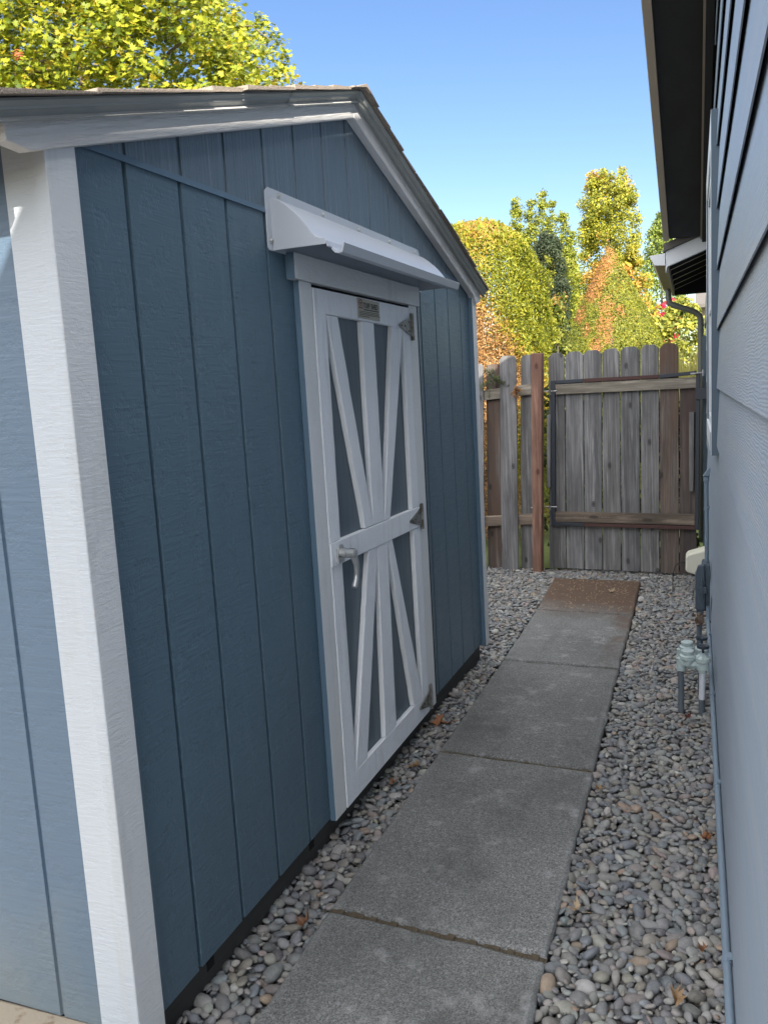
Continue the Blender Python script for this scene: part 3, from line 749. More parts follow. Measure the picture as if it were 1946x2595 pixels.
# handle
H = MB()
oc = [(1.478, .934), (1.526, .934), (1.528, .940), (1.528, .980), (1.516, .994), (1.492, .994), (1.478, .980)]
H.prism(oc, fyz, 0.0272, 0.034)
hb = H.build('handle', M_handle, DR, 0.001)
b = MB(); b.lathe([(.0, .034), (.017, .034), (.0165, .054), (.0145, .056), (.0145, .058), (.0165, .060), (.0165, .083), (.012, .087)], (0, 1.503, .966), 20, axis='x'); b.build('hub', M_handle, hb)
b = MB(); b.tube([(.074, 1.503, .968), (.078, 1.508, .950), (.080, 1.515, .925), (.078, 1.519, .900), (.075, 1.517, .875), (.073, 1.508, .856), (.073, 1.502, .850)], [.013, .0115, .0100, .0090, .0092, .0105, .0085], 12); b.build('lever', M_handle, hb)
# hinges
def hinge(z, yk=2.342):
    h = MB()
    h.prism([(2.197, z - .006), (2.320, z - .036), (2.332, z - .036), (2.332, z + .036), (2.320, z + .036), (2.197, z + .006), (2.192, z)], fyz, T1 + .0032, T1 + .0062)
    o = h.build('hinge', M_hinge, DR, 0.0008)
    k = MB(); k.tube([(T1 + .006, yk, z - .054), (T1 + .006, yk, z + .054)], .0068, 12); k.build('hinge_pin', M_hinge, o)
    k = MB(); k.box((.0225, yk + .004, z - .052), (.0255, yk + .026, z + .052)); k.build('hinge_leaf', M_hinge, o)
    for yy, zz in ((2.215, 0), (2.255, .0), (2.300, .018), (2.300, -.018)):
        k = MB(); k.lathe([(0.0045, T1 + .0062), (.003, T1 + .0082)], (0, yy, z + zz), 10, axis='x'); k.build('screw', M_skid, o)
for z in (1.738, 0.955, 0.160): hinge(z)
# name plate
pl = MB(); pl.prism([(1.788, 1.742), (1.990, 1.741), (1.992, 1.809), (1.786, 1.811)], fyz, T1 + .0002, T1 + .0028)
PLT = pl.build('name_plate', M_plate, DR, 0.0006)
def text_mesh(s, size, y, z, name, m, parent, x, sx=1.0):
    cu = bpy.data.curves.new(name, 'FONT'); cu.body = s; cu.size = size; cu.extrude = 0.0004; cu.offset = size * .012
    t = bpy.data.objects.new(name, cu); COL.objects.link(t)
    bpy.context.view_layer.update()
    me = bpy.data.meshes.new_from_object(t.evaluated_get(bpy.context.evaluated_depsgraph_get()))
    bpy.data.objects.remove(t); bpy.data.curves.remove(cu)
    me.materials.clear(); me.materials.append(m)
    for v in me.vertices: v.co = (v.co.z + x, v.co.x * sx + y, v.co.y + z)
    o = bpy.data.objects.new(name, me); COL.objects.link(o); o.parent = parent; return o
XT = T1 + .0033
text_mesh('TUFF SHED', 0.0270, 1.838, 1.7795, 'lettering', M_ink, PLT, XT, 1.02)
b = MB()
rr = random.Random(2)
for k, z in enumerate((1.7715, 1.7650, 1.7595, 1.7545, 1.7485)):
    y = 1.838 if k == 0 else 1.797
    while y < (1.975 if k < 4 else 1.88):
        l = rr.uniform(.006, .018); b.box((XT, y, z), (XT + .0004, y + l, z + (.0042 if k == 0 else .0022))); y += l + .003
b.build('small_print', M_ink, PLT)
b = MB()
for poly in ([(1.794, 1.776), (1.832, 1.776), (1.832, 1.779), (1.794, 1.779)], [(1.796, 1.779), (1.799, 1.779), (1.799, 1.796), (1.796, 1.796)], [(1.827, 1.779), (1.830, 1.779), (1.830, 1.796), (1.827, 1.796)],
             [(1.795, 1.796), (1.801, 1.804), (1.813, 1.8085), (1.825, 1.804), (1.831, 1.796), (1.827, 1.796), (1.822, 1.8015), (1.813, 1.805), (1.804, 1.8015), (1.799, 1.796)],
             [(1.804, 1.793), (1.822, 1.793), (1.822, 1.7965), (1.804, 1.7965)], [(1.811, 1.781), (1.815, 1.781), (1.815, 1.793), (1.811, 1.793)]):
    b.prism(poly, fyz, XT, XT + .0005)
b.build('emblem', M_redink, PLT)

# drip awning over the door
AW = MB()
fl = [(1.207, 1.903), (1.213, 1.897), (2.548, 1.897), (2.548, 2.052), (2.530, 2.072), (1.228, 2.072), (1.209, 2.058)]
AW.prism(fl, fyz, 0.0035, 0.0065)
awn = AW.build('door_awning', M_awn, SH, 0.0012)
dome = [(.006, 2.046), (.016, 2.043), (.034, 2.034), (.056, 2.017), (.078, 1.998), (.098, 1.977), (.116, 1.955), (.132, 1.932), (.143, 1.921), (.155, 1.917), (.168, 1.915), (.174, 1.908), (.178, 1.893)]
lip = [(.178, 1.893), (.186, 1.883), (.196, 1.880), (.204, 1.886), (.214, 1.903), (.217, 1.901), (.209, 1.876), (.199, 1.8745), (.186, 1.8765), (.1745, 1.889)]
outer = dome
dd = dome + [(.1745, 1.891), (.1705, 1.904), (.166, 1.911), (.153, 1.913), (.140, 1.9175), (.128, 1.929), (.113, 1.951), (.095, 1.973), (.075, 1.994), (.053, 2.013), (.032, 2.030), (.015, 2.039), (.0066, 2.041)]
fxy = lambda u, v, t: (u, t, v)
b = MB(); b.prism(dd, fxy, 1.238, 2.512); hd = b.build('hood', M_awn, awn)
b = MB(); b.prism(lip, fxy, 1.262, 2.415); b.build('drip_channel', M_awn, awn)
for y0_, y1_ in ((1.2345, 1.2378), (2.5122, 2.5155)):
    b = MB(); b.prism([(.0066, 1.8985)] + [(px, pz) for px, pz in outer[:11]] + [(.174, 1.905), (.172, 1.8985)], lambda u, v, t: (u, t, v), y0_, y1_); b.build('end_cap', M_awn, awn, 0.001)
for y, z in ((1.290, 2.058), (1.226, 1.925), (1.590, 2.057), (1.885, 2.056), (2.188, 2.056), (2.492, 2.056)):
    k = MB(); k.lathe([(0.009, .0066), (.009, .0082), (.0055, .0084), (.0048, .0125), (.003, .0135)], (0, y, z), 14, axis='x'); k.build('screw', M_screw, awn)

# ------------------------------------------------------------------ house
HX = 1.249
HO = thing('house', 'grey lap sided house along the right side of the path', 'house', (HX, 0, 0))
RS, RY0, RZ0, RIDGE = 0.257, 2.65, 2.918, 1.2
def zsof(y): return RZ0 - RS * ((y if y > RIDGE else 2 * RIDGE - y) - RY0)
YE, YN = 4.90, -2.50
# house frame: local x = out is negative (towards the path)
b = MB(); EXP = 0.2215; zlaps = [1.424 + EXP * k for k in range(-7, 9)]
z_prev = 0.0
for k, z in enumerate(zlaps):
    zt_ = z + EXP
    zb_ = z
    if zb_ < 0.02: zb_ = 0.02
    yhi = 6.86; ylo = -2.4
    if zt_ > 2.16:                      # gable part: clip to the roof line
        yhi = min(6.86, RY0 + (RZ0 - max(zt_, 2.16)) / RS + .35); ylo = 2 * RIDGE - yhi
    b.face([(-0.015, ylo, zb_), (-0.015, yhi, zb_), (-0.003, yhi, zt_ + .03), (-0.003, ylo, zt_ + .03)])
    b.face([(-0.015, ylo, zb_), (-0.012, ylo, zb_), (-0.012, yhi, zb_), (-0.015, yhi, zb_)])
    b.face([(-0.012, ylo, zb_), (-0.0065, ylo, zb_ + .075), (-0.0065, yhi, zb_ + .075), (-0.012, yhi, zb_)])
    b.face([(-0.015, yhi, zb_), (0, yhi, zb_), (0, yhi, zt_), (-0.002, yhi, zt_)])
b.build('lap_siding', M_siding, HO)
b = MB()
pg = [(-2.4, -0.07), (6.86, -0.07), (6.86, 2.3), (4.8, 2.45), (RIDGE, zsof(RIDGE) + .05), (-2.4, 2.3)]
b.prism(pg, lambda u, v, t: (t, u, v), 0.001, 7.5); b.build('wall', M_siding, HO)
# gable roof with boxed rake
OUT = -0.28
def roofslab(name, xa, xb, ha, hb_, m, bev=0, par=HO, y0=YN, y1=YE, mats=None):
    b = MB()
    b.prism([(y0, zsof(y0) + ha), (RIDGE, zsof(RIDGE) + ha), (y1, zsof(y1) + ha), (y1, zsof(y1) + hb_), (RIDGE, zsof(RIDGE) + hb_), (y0, zsof(y0) + hb_)], fyz, xa, xb); return b.build(name, m, par, bev)
roofslab('rake_board', OUT, OUT + .036, 0.0, .166, M_taupe, 0.002)
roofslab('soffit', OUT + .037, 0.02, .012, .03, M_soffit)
hr = roofslab('roof', OUT - .004, 7.6, .167, .189, M_shingle2)
shingles('shingles', M_shingle2, hr, 26, lambda k: (YE + .02 - k * .143, max(YE + .02 - (k + 2) * .143, RIDGE)), lambda y: zsof(y) + .189, OUT - .016, OUT + .6, .008, 5)
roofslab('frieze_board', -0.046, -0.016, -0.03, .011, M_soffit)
roofslab('frieze_moulding', -0.056, -0.0465, -0.012, .0115, M_tan)
# lower roof beyond
LR = 0.35
def zlow(x): return 2.283 + LR * (x - (0.981 - HX))     # top line of its rake board, local x
x_e = 0.981 - HX
b = MB(); fxz = lambda u, v, t: (u, t, v)
b.prism([(x_e - .012, zlow(x_e - .012) + .002), (2.6, zlow(2.6) + .002), (2.6, zlow(2.6) + .05), (x_e - .012, zlow(x_e - .012) + .05)], fxz, 4.93, 6.70); lr = b.build('lower_roof', M_shingle2, HO)
b = MB(); b.prism([(x_e, zlow(x_e) - .135), (x_e + .012, zlow(x_e + .012) - .10), (0.10, zlow(.10) - .10), (0.10, zlow(.10)), (x_e, zlow(x_e))], fxz, 4.95, 4.985); b.build('rake_board', M_gutter_white, lr, 0.002)
b = MB(); b.box((x_e - .002, 4.986, 2.150), (x_e + .02, 6.69, 2.276)); b.build('fascia', M_tan, lr, 0.002)
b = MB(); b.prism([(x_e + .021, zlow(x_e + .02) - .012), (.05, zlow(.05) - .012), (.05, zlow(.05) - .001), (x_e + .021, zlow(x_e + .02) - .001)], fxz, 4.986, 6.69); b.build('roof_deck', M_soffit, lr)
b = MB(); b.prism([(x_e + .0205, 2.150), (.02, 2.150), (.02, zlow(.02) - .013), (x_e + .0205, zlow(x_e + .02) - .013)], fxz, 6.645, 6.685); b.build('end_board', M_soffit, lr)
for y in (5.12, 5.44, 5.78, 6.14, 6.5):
    b = MB(); b.prism([(x_e + .022, zlow(x_e) - .10), (.02, zlow(.02) - .10), (.02, zlow(.02) - .013), (x_e + .022, zlow(x_e + .02) - .013)], fxz, y, y + .038, m=0, mside=[1, 0, 0, 0]); b.build('rafter_tail', [M_soffit, M_taupe], lr)  # bottom edge coloured pale as if lit, sides dark as if shaded
b = MB(); b.prism([(x - HX, z) for x, z in ((1.95, 2.3), (3.65, 2.3), (3.65, 3.12), (2.80, 3.98), (1.95, 3.12))], fxz, 5.0, 6.66); ug = b.build('shadow_gable', M_siding, HO)  # gable and roof added out of view to throw a shadow on the cone
b = MB(); b.prism([(x - HX, z) for x, z in ((1.75, 2.95), (2.80, 4.00), (3.85, 2.95), (3.85, 3.07), (2.80, 4.12), (1.75, 3.07))], fxz, 4.9, 6.78); b.build('roof', M_shingle2, ug)
# gutter and downspout
gp = [(.885, 2.263), (.888, 2.250), (.900, 2.232), (.914, 2.203), (.977, 2.197), (.977, 2.270), (.974, 2.270), (.974, 2.2005), (.916, 2.206), (.903, 2.234), (.891, 2.252), (.888, 2.263)]
gp = [(x - HX, z) for x, z in gp]
b = MB(); b.prism(gp, fxz, 4.952, 6.78); gt = b.build('gutter', M_tan, HO)
b = MB(); b.prism([(x - HX, z) for x, z in ((.883, 2.265), (.886, 2.249), (.898, 2.231), (.912, 2.2005), (.979, 2.195), (.979, 2.272))], fxz, 4.945, 4.9515); b.build('gutter_end_cap', M_gutter_white, gt, 0.001)
b = MB()
dsp = [(.952, 6.6, 2.215), (.952, 6.6, 2.13), (.962, 6.6, 2.085), (.995, 6.6, 2.062), (1.10, 6.6, 2.022), (1.165, 6.6, 1.992), (1.195, 6.6, 1.962), (1.204, 6.6, 1.92), (1.204, 6.6, 1.5), (1.204, 6.6, 0.05)]
b.tube([(x - HX, y, z) for x, y, z in dsp], .024, 14); b.build('downspout', M_down, HO)
# window: casing edge, frame, sill, glass
WN = MB(); WN.box((-0.012, 2.62, 1.25), (-0.006, 3.68, 2.33)); win = WN.build('window', M_glass, HO)
for nm, lo, hi in (('side_casing', (-0.034, 2.50, 1.165), (-0.002, 2.60, 2.44)), ('side_casing', (-0.034, 3.70, 1.165), (-0.002, 3.80, 2.44)), ('sill', (-0.036, 2.601, 1.167), (-0.002, 3.699, 1.25)), ('head_casing', (-0.034, 2.601, 2.335), (-0.002, 3.699, 2.44))):
    b = MB(); b.box(lo, hi, 0, my0=1); b.build(nm, [M_casing_white, M_casing_blue], win, 0.0015)
b = MB()
for lo, hi in (((-0.026, 2.602, 1.252), (-.013, 2.64, 2.333)), ((-0.026, 3.66, 1.252), (-.013, 3.698, 2.333)), ((-0.026, 2.641, 1.252), (-.013, 3.659, 1.285)), ((-0.026, 2.641, 2.30), (-.013, 3.659, 2.333)), ((-0.024, 2.641, 1.77), (-.013, 3.659, 1.80))): b.box(lo, hi)
b.build('frame', M_casing_white, win, 0.001)

# ------------------------------------------------------------------ conduit, boxes, valves by the house wall
CO = thing('conduit', 'long thin grey painted conduit running low along the house wall', 'pipe', (HX, 0, 0))
b = MB(); b.tube([(-.027, -1.2, .075), (-.027, .4, .079), (-.0265, 1.4, .080), (-.027, 2.4, .079), (-.0265, 3.4, .080), (-.027, 3.80, .081), (-.028, 3.88, .09), (-.029, 3.91, .12), (-.029, 3.915, .19)], .0105, 12); b.build('pipe', M_conduit, CO)
for y in (1.0, 1.93, 2.80, 3.70):
    b = MB(); b.tube([(-.027, y - .011, .0797), (-.027, y + .011, .0797)], .0128, 12); b.box((-.028, y - .010, .0925), (-.0155, y + .010, .099)); b.build('strap', M_conduit, CO)
b = MB(); b.tube([(-.027, 0.62, .0785), (-.027, 0.66, .0785)], .0122, 12); b.build('coupling', M_conduit, CO)
RI = thing('riser_conduit', 'upright grey conduit with an angled elbow above the meter box', 'pipe', (HX, 4.02, 0))
b = MB(); b.tube([(-.034, 0, .40), (-.033, 0, .65), (-.035, 0, .905)], .0115, 12); b.tube([(-.034, 0, .72), (-.034, 0, .735)], .0145, 12); b.tube([(-.035, 0, .885), (-.035, 0, .912)], .0155, 12); b.build('pipe', M_conduit, RI)
b = MB(); b.prism([(-.054, .915), (-.018, .915), (-.014, .945), (-.014, .962), (-.022, .962)], lambda u, v, t: (u, t, v), -.02, .02); b.build('elbow', M_conduit, RI, .002)
b = MB(); b.box((-.040, -.012, .735), (-.016, .012, .742)); b.build('clip', M_conduit, RI)

UB = thing('meter_box', 'slate grey plastic box with a latch mounted low on the house wall', 'box', (HX, 3.95, 0))
pf = [(-.086, .165), (-.016, .163), (-.016, .385), (-.022, .42), (-.075, .418), (-.086, .375)]
b = MB(); b.prism([(-.062, .150), (-.018, .150), (-.018, .418), (-.040, .425), (-.056, .425), (-.062, .408)], fxz, 0.0, .14); b.build('body', M_boxgrey, UB, .004)
b = MB(); b.prism([(-.096, .166), (-.044, .160), (-.0445, .366), (-.048, .424), (-.080, .422), (-.095, .376)], fxz, -.030, -.002); b.build('cover', M_boxgrey, UB, .006)
b = MB(); b.prism([(-.090, .138), (-.052, .136), (-.052, .162), (-.090, .164)], fxz, -.022, .05); b.build('cable_gland', M_boxgrey, UB, .003)
b = MB(); b.box((-.076, -.040, .262), (-.036, -.031, .300)); b.box((-.066, -.046, .228), (-.056, -.031, .345)); b.box((-.080, -.043, .284), (-.070, -.032, .296)); b.build('latch', M_boxgrey, UB, .002)
b = MB(); b.tube([(-.034, .02, .155), (-.030, .0, .13), (-.020, -.03, .105), (-.016, -.05, .10)], .004, 6); b.build('cable', M_rubber, UB)

CB = thing('wall_fixture', 'rounded cream plastic fixture on the house wall behind the grey box', 'fixture', (HX, 5.0, 0))
b = MB(); b.prism([(-.158, .150), (-.146, .138), (-.060, .112), (-.010, .112), (-.010, .300), (-.030, .298), (-.140, .262), (-.157, .244)], fxz, 0, .16); b.build('housing', M_cream, CB, .012, 4)
b = MB(); b.box((-.170, .05, .19), (-.158, .08, .205)); b.tube([(-.168, .065, .197), (-.20, .065, .195), (-.225, .06, .17), (-.24, .06, .12), (-.243, .05, .05), (-.243, .05, -.01)], .0035, 6); b.build('cable', M_rubber, CB)

SPG = thing('hose_faucet', 'old brass hose faucet on a grey standpipe below the meter box', 'faucet', (1.172, 3.55, 0))
b = MB(); b.tube([(0, 0, -.05), (0, 0, .19)], .0135, 12); b.build('standpipe', M_pipe_grey, SPG)
b = MB(); b.lathe([(.012, .188), (.018, .192), (.018, .205), (.012, .21), (.012, .235), (.016, .24), (.010, .25)], (0, 0, 0), 14); b.tube([(0, 0, .215), (-.005, -.035, .212), (-.005, -.05, .195)], .0095, 10); b.build('valve_body', M_brass, SPG)
b = MB(); b.lathe([(.004, -.001), (.024, 0), (.024, .006), (.004, .007)], (0, 0, 0), 14, axis='x'); o = b.build('handwheel', M_brass, SPG); o.rotation_euler = (0, 0, -PI / 2); o.location = (0.002, -.045, .222)
for x0_, x1_ in ((-.035, -.018), (.015, .034)):
    b = MB(); b.box((x0_, -.012, .231), (x1_, -.004, .243)); b.build('lug', M_brass, SPG)

def valve(label, loc, dz=0.0, white=True):
    t = thing('sprinkler_valve', label, 'valve', loc, 0, 'anti siphon valves in the gravel')
    b = MB(); b.tube([(-.047, 0, -.06), (-.047, 0, .195)], .0135, 14); b.build('riser_pipe', M_pipe_grey, t)
    if white:
        b = MB(); b.tube([(.040, 0, .045), (.043, 0, .185)], .0135, 14, 0); b.tube([(.0385, 0, -.06), (.040, 0, .046)], .0137, 14, 1); b.build('riser_pipe', [M_pipe_white, M_pipe_grey], t)
    else:
        b = MB(); b.tube([(.040, 0, -.06), (.043, 0, .185)], .0135, 14); b.build('riser_pipe', M_pipe_grey, t)
    b = MB()
    b.tube([(-.047, 0, .180), (-.047, 0, .232)], .0185, 16); b.tube([(-.047, 0, .176), (-.047, 0, .190)], .0205, 16)
    b.tube([(.043, 0, .170), (.043, 0, .190)], .0190, 16); b.tube([(.044, 0, .186), (.044, 0, .222)], .0285, 18)
    b.tube([(-.04, 0, .212), (.03, 0, .205)], .0205, 14); b.tube([(-.010, 0, .205), (.012, 0, .205)], .0245, 6)
    b.tube([(-.018, 0, .205), (-.018, 0, .232)], [.028, .030], 18)
    b.build('body', M_pvc, t)
    b = MB(); b.lathe([(.030, .228), (.0355, .231), (.0355, .246), (.030, .250), (.027, .251), (.027, .256), (.028, .259), (.028, .268), (.024, .2705)], (-.018, 0, 0), 12); b.build('vent_cap', M_pvc, t)
    b = MB(); b.lathe([(.030, .218), (.0345, .221), (.0345, .238), (.030, .242), (.018, .252), (.011, .260)], (.044, 0, 0), 10)
    for a in range(8):
        c, s_ = math.cos(a * PI / 4), math.sin(a * PI / 4); b.tube([(.044 + .010 * c, .010 * s_, .256), (.044 + .031 * c, .031 * s_, .241)], .003, 5)
    b.build('bonnet', M_pvc, t)
    b = MB(); b.tube([(.046, 0, .255), (.046, 0, .285)], .0058, 10)
    b.lathe([(.020, .281), (.0255, .283), (.0265, .289), (.0255, .295), (.018, .294), (.013, .289)], (.046, 0, 0), 16)
    for a in range(5):
        c, s_ = math.cos(a * PI * .4), math.sin(a * PI * .4); b.tube([(.046, 0, .287), (.046 + .021 * c, .021 * s_, .290)], .0045, 6)
    b.build('handle', M_knob, t)
    return t
valve('nearer irrigation valve with a white pipe and a grey pipe in the gravel', (1.139, 2.84, 0))
valve('farther irrigation valve half hidden behind the white piped one', (1.135, 3.06, -.028), 0, False)

# ------------------------------------------------------------------ fence and gate
FA = -math.atan(0.12)
FE_ = thing('board_fence', 'weathered board fence section between the shed and the red post', 'fence', (0, 5.69, 0), FA)
# local x along the fence (scale by 1/cos), y back (+) / front (-)
KX = 1 / math.cos(FA)
def board(xl0, xr0, xl1, xr1, z0, z1, ear=0.028, y0=0.0, y1=0.017):
    """left/right at bottom, left/right at top -> dog eared picket"""
    f = lambda z, a, c: a + (c - a) * (z - z0) / (z1 - z0)
    rg = random.Random(int(xl0 * 1e4) + 5); n_ = 10
    L = []; R_ = []
    for i in range(n_ + 1):
        z = z0 + (z1 - ear - z0) * i / n_
        L.append((f(z, xl0, xl1) + rg.uniform(-.0014, .0014), z)); R_.append((f(z, xr0, xr1) + rg.uniform(-.0014, .0014), z))
    poly = L + [(xl1 + ear, z1 + rg.uniform(-.003, .003)), (xr1 - ear, z1 + rg.uniform(-.003, .003))] + R_[::-1]
    b = MB(); b.prism([(x * KX, z) for x, z in poly], lambda u, v, t: (u, t, v), y0, y1); return b
def put(b, m, par, name='picket', bev=0.002): return b.build(name, m, par, bev)
put(board(-.62, -.489, -.56, -.431, -.03, 1.665, .02, -.046, -.029), M_gray, FE_)
put(board(-.472, -.338, -.424, -.293, -.03, 1.655, .026, 0.0, .017), M_brown, FE_)
put(board(-.336, -.196, -.291, -.157, -.03, 1.712, .026, -.046, -.029), M_gray, FE_)
put(board(-.190, -.060, -.133, -.004, -.03, 1.710, .020, 0.0, .017), M_gray2, FE_)
put(board(-.76, -.64, -.70, -.58, -.03, 1.66, .026, 0.0, .017), M_gray2, FE_)
b = MB(); b.prism([(-.80, 1.425), (-.015, 1.485), (-.02, 1.400), (-.80, 1.345)], fxz, -.0285, -.001); put(b, M_rail, FE_, 'rail')
b = MB(); b.prism([(-.80, .395), (-.052, .448), (-.055, .362), (-.80, .315)], fxz, -.0285, -.001); put(b, M_rail2, FE_, 'rail')
b = MB(); b.prism([(-.055, .02), (-.048, .02), (-.012, 1.46), (-.025, 1.46)], fxz, -.031, -.0288); put(b, M_galv, FE_, 'post_bracket')
b = MB(); b.prism([(-.060, -.06), (.012, -.06), (.067, 1.712), (-.018, 1.715)], fxz, -.105, -.033); ps = put(b, M_red, FE_, 'post', .004)
for z, dx in ((1.425, -.028), (.50, -.058)):
    b = MB(); b.tube([(dx - .012, -.068, z), (dx + .012, -.068, z)], .008, 8); b.build('bolt', M_hinge, ps)

GA = thing('gate', 'wooden gate of grey pickets in a dark steel frame', 'gate', (0, 5.69, 0), FA)
gb = [((.050, .181), (.091, .212), 1.706, M_gray2), ((.188, .327), (.222, .355), 1.708, M_gray), ((.334, .4685), (.361, .4935), 1.708, M_gray), ((.4755, .612), (.501, .6265), 1.709, M_gray2), ((.619, .756), (.634, .7705), 1.714, M_gray), ((.763, .897), (.782, .908), 1.715, M_gray2), ((.904, 1.037), (.915, 1.045), 1.715, M_brown), ((1.043, 1.160), (1.054, 1.166), 1.462, M_dark)]
for (a0, a1), (c0, c1), zt_, mm in gb: put(board(a0, a1, c0, c1, 0.004, zt_, .030 if zt_ > 1.5 else .001), mm, GA)
def bar(name, p, q, wv, m, y0=-.034, y1=-.004, vert=False):
    (x0, z0), (x1, z1) = p, q; b = MB()
    if vert: poly = [(x0, z0), (x0 + wv, z0), (x1 + wv, z1), (x1, z1)]
    else: poly = [(x0, z0), (x1, z1), (x1, z1 + wv), (x0, z0 + wv)]
    b.prism([(x * KX, z) for x, z in poly], fxz, y0, y1); return b.build(name, m, GA, .002)
bar('frame_bar', (.082, .356), (.113, 1.497), .031, M_steel, vert=True)
bar('frame_bar', (1.155, .345), (1.168, 1.492), .027, M_steel, vert=True)
bar('frame_bar', (.1445, 1.470), (.36, 1.471), .027, M_steel); bar('frame_bar', (.3605, 1.471), (.915, 1.468), .027, M_rust); bar('frame_bar', (.9155, 1.468), (1.168, 1.480), .027, M_steel)
bar('frame_bar', (.114, .356), (.34, .353), .027, M_steel); bar('frame_bar', (.3405, .353), (1.1545, .346), .027, M_rust)
bar('rail', (.145, 1.388), (1.1675, 1.385), .078, M_rail, -.030, -.001); bar('rail', (.1155, .386), (1.1545, .379), .080, M_rail2, -.030, -.001)
b = MB(); b.prism([(.052, .661), (.081, .661), (.100, 1.233), (.071, 1.233)], fxz, -.022, -.0005); b.build('batten', M_gray, GA, .002)
b = MB(); b.prism([(1.127, .634), (1.1545, .634), (1.1645, 1.214), (1.130, 1.214)], fxz, -.040, -.0005); b.build('batten', M_gray2, GA, .002)
for z, x in ((1.415, .090), (.505, .065)):
    b = MB(); b.tube([(x - .03, -.03, z), (x + .07, -.03, z)], .0065, 8); b.tube([(x + .012, -.034, z - .028), (x + .012, -.034, z + .01)], .010, 10); b.build('hinge', M_hinge, GA)
# latch on the right
b = MB(); b.box((1.168 * KX, -.050, 1.302), (1.240 * KX, -.036, 1.380)); b.build('latch_plate', M_steel, GA, .002)
b = MB(); b.tube([(1.145, -.045, 1.487), (1.185, -.047, 1.489), (1.235, -.049, 1.492)], .0055, 8); b.tube([(1.226, -.049, 1.468), (1.226, -.049, 1.512)], .007, 8); b.box((1.140, -.05, 1.481), (1.170, -.040, 1.495)); b.build('latch', M_galv, GA, .001)

PO = thing('gate_post', 'slim blue grey post between the gate and the house wall', 'post', (1.228, 5.60, 0))
b = MB(); b.box((-.0185, -.019, -.06), (.0175, .019, 1.752)); b.build('post', M_post, PO, .002)
for z in (1.62, 1.42, .9):
    b = MB(); b.box((.0178, -.008, z - .008), (.021, .008, z + .008)); b.build('bolt', M_skid, PO)

# ------------------------------------------------------------------ foliage
def foliage(name, pos, nrm, size, col, shape, parent=None, aspect=None, bend=0.15, m=None, spin=None):
    """many small leaf faces as one mesh"""
    N = len(pos); sh = np.asarray(shape, float); k = len(sh)
    nrm = nrm / np.maximum(np.linalg.norm(nrm, axis=1), 1e-6)[:, None]
    ref = np.where(np.abs(nrm[:, 2:3]) < .9, np.array([[0, 0, 1.0]]), np.array([[1.0, 0, 0]]))
    t = np.cross(ref, nrm); t /= np.linalg.norm(t, axis=1)[:, None]; bt = np.cross(nrm, t)
    if spin is None: spin = RNG.uniform(0, 2 * PI, N)
    c, s_ = np.cos(spin)[:, None], np.sin(spin)[:, None]
    t2 = t * c + bt * s_; b2 = -t * s_ + bt * c
    V = pos[:, None, :] + size[:, None, None] * (sh[None, :, 0:1] * t2[:, None, :] + sh[None, :, 1:2] * b2[:, None, :] + bend * (sh[None, :, 0:1] ** 2 + .6 * sh[None, :, 1:2] ** 2) * nrm[:, None, :])
    Fc = np.arange(N * k).reshape(N, k)
    C = np.repeat(np.c_[col, np.ones(N)], k, 0)
    me = mesh_np(name, V.reshape(-1, 3), Fc, C); me.materials.append(m or M_leaf)
    o = bpy.data.objects.new(name, me); COL.objects.link(o); o.parent = parent; return o
OVAL = [(0, -.5), (.22, -.22), (.26, .08), (0, .55), (-.26, .08), (-.22, -.22)]
QUAD = [(-.16, -.5), (.16, -.5), (.10, .5), (-.10, .5)]
SPRAY = [(0, -.5), (.12, -.2), (.30, -.05), (.14, .08), (.22, .30), (0, .55), (-.22, .30), (-.14, .08), (-.30, -.05), (-.12, -.2)]
def rdir(n): d = RNG.normal(size=(n, 3)); return d / np.linalg.norm(d, axis=1)[:, None]
def cols(n, a, bb, p=1.0, extra=None):
    t = RNG.random((n, 1)) ** p; c = np.array(a) * (1 - t) + np.array(bb) * t
    return c * RNG.uniform(.8, 1.2, (n, 1))
def cluster(centers, radii, per, flat=1.0, shell=0.45):
    """leaf positions around many twig clumps; returns pos and outward direction"""
    P, D = [], []
    for c, r, n_ in zip(centers, radii, per):
        d = rdir(n_); rad = r * (shell + (1 - shell) * RNG.random((n_, 1)) ** .6)
        q = d * rad * np.array([1, 1, flat]); P.append(np.array(c) + q); D.append(d)
    return np.concatenate(P), np.concatenate(D)
def trunk(parent, pts, r, name='trunk', limbs=()):
    b = MB(); b.tube(pts, r, 10)
    for lp, lr_ in limbs: b.tube(lp, lr_, 7)
    return b.build(name, M_bark, parent)

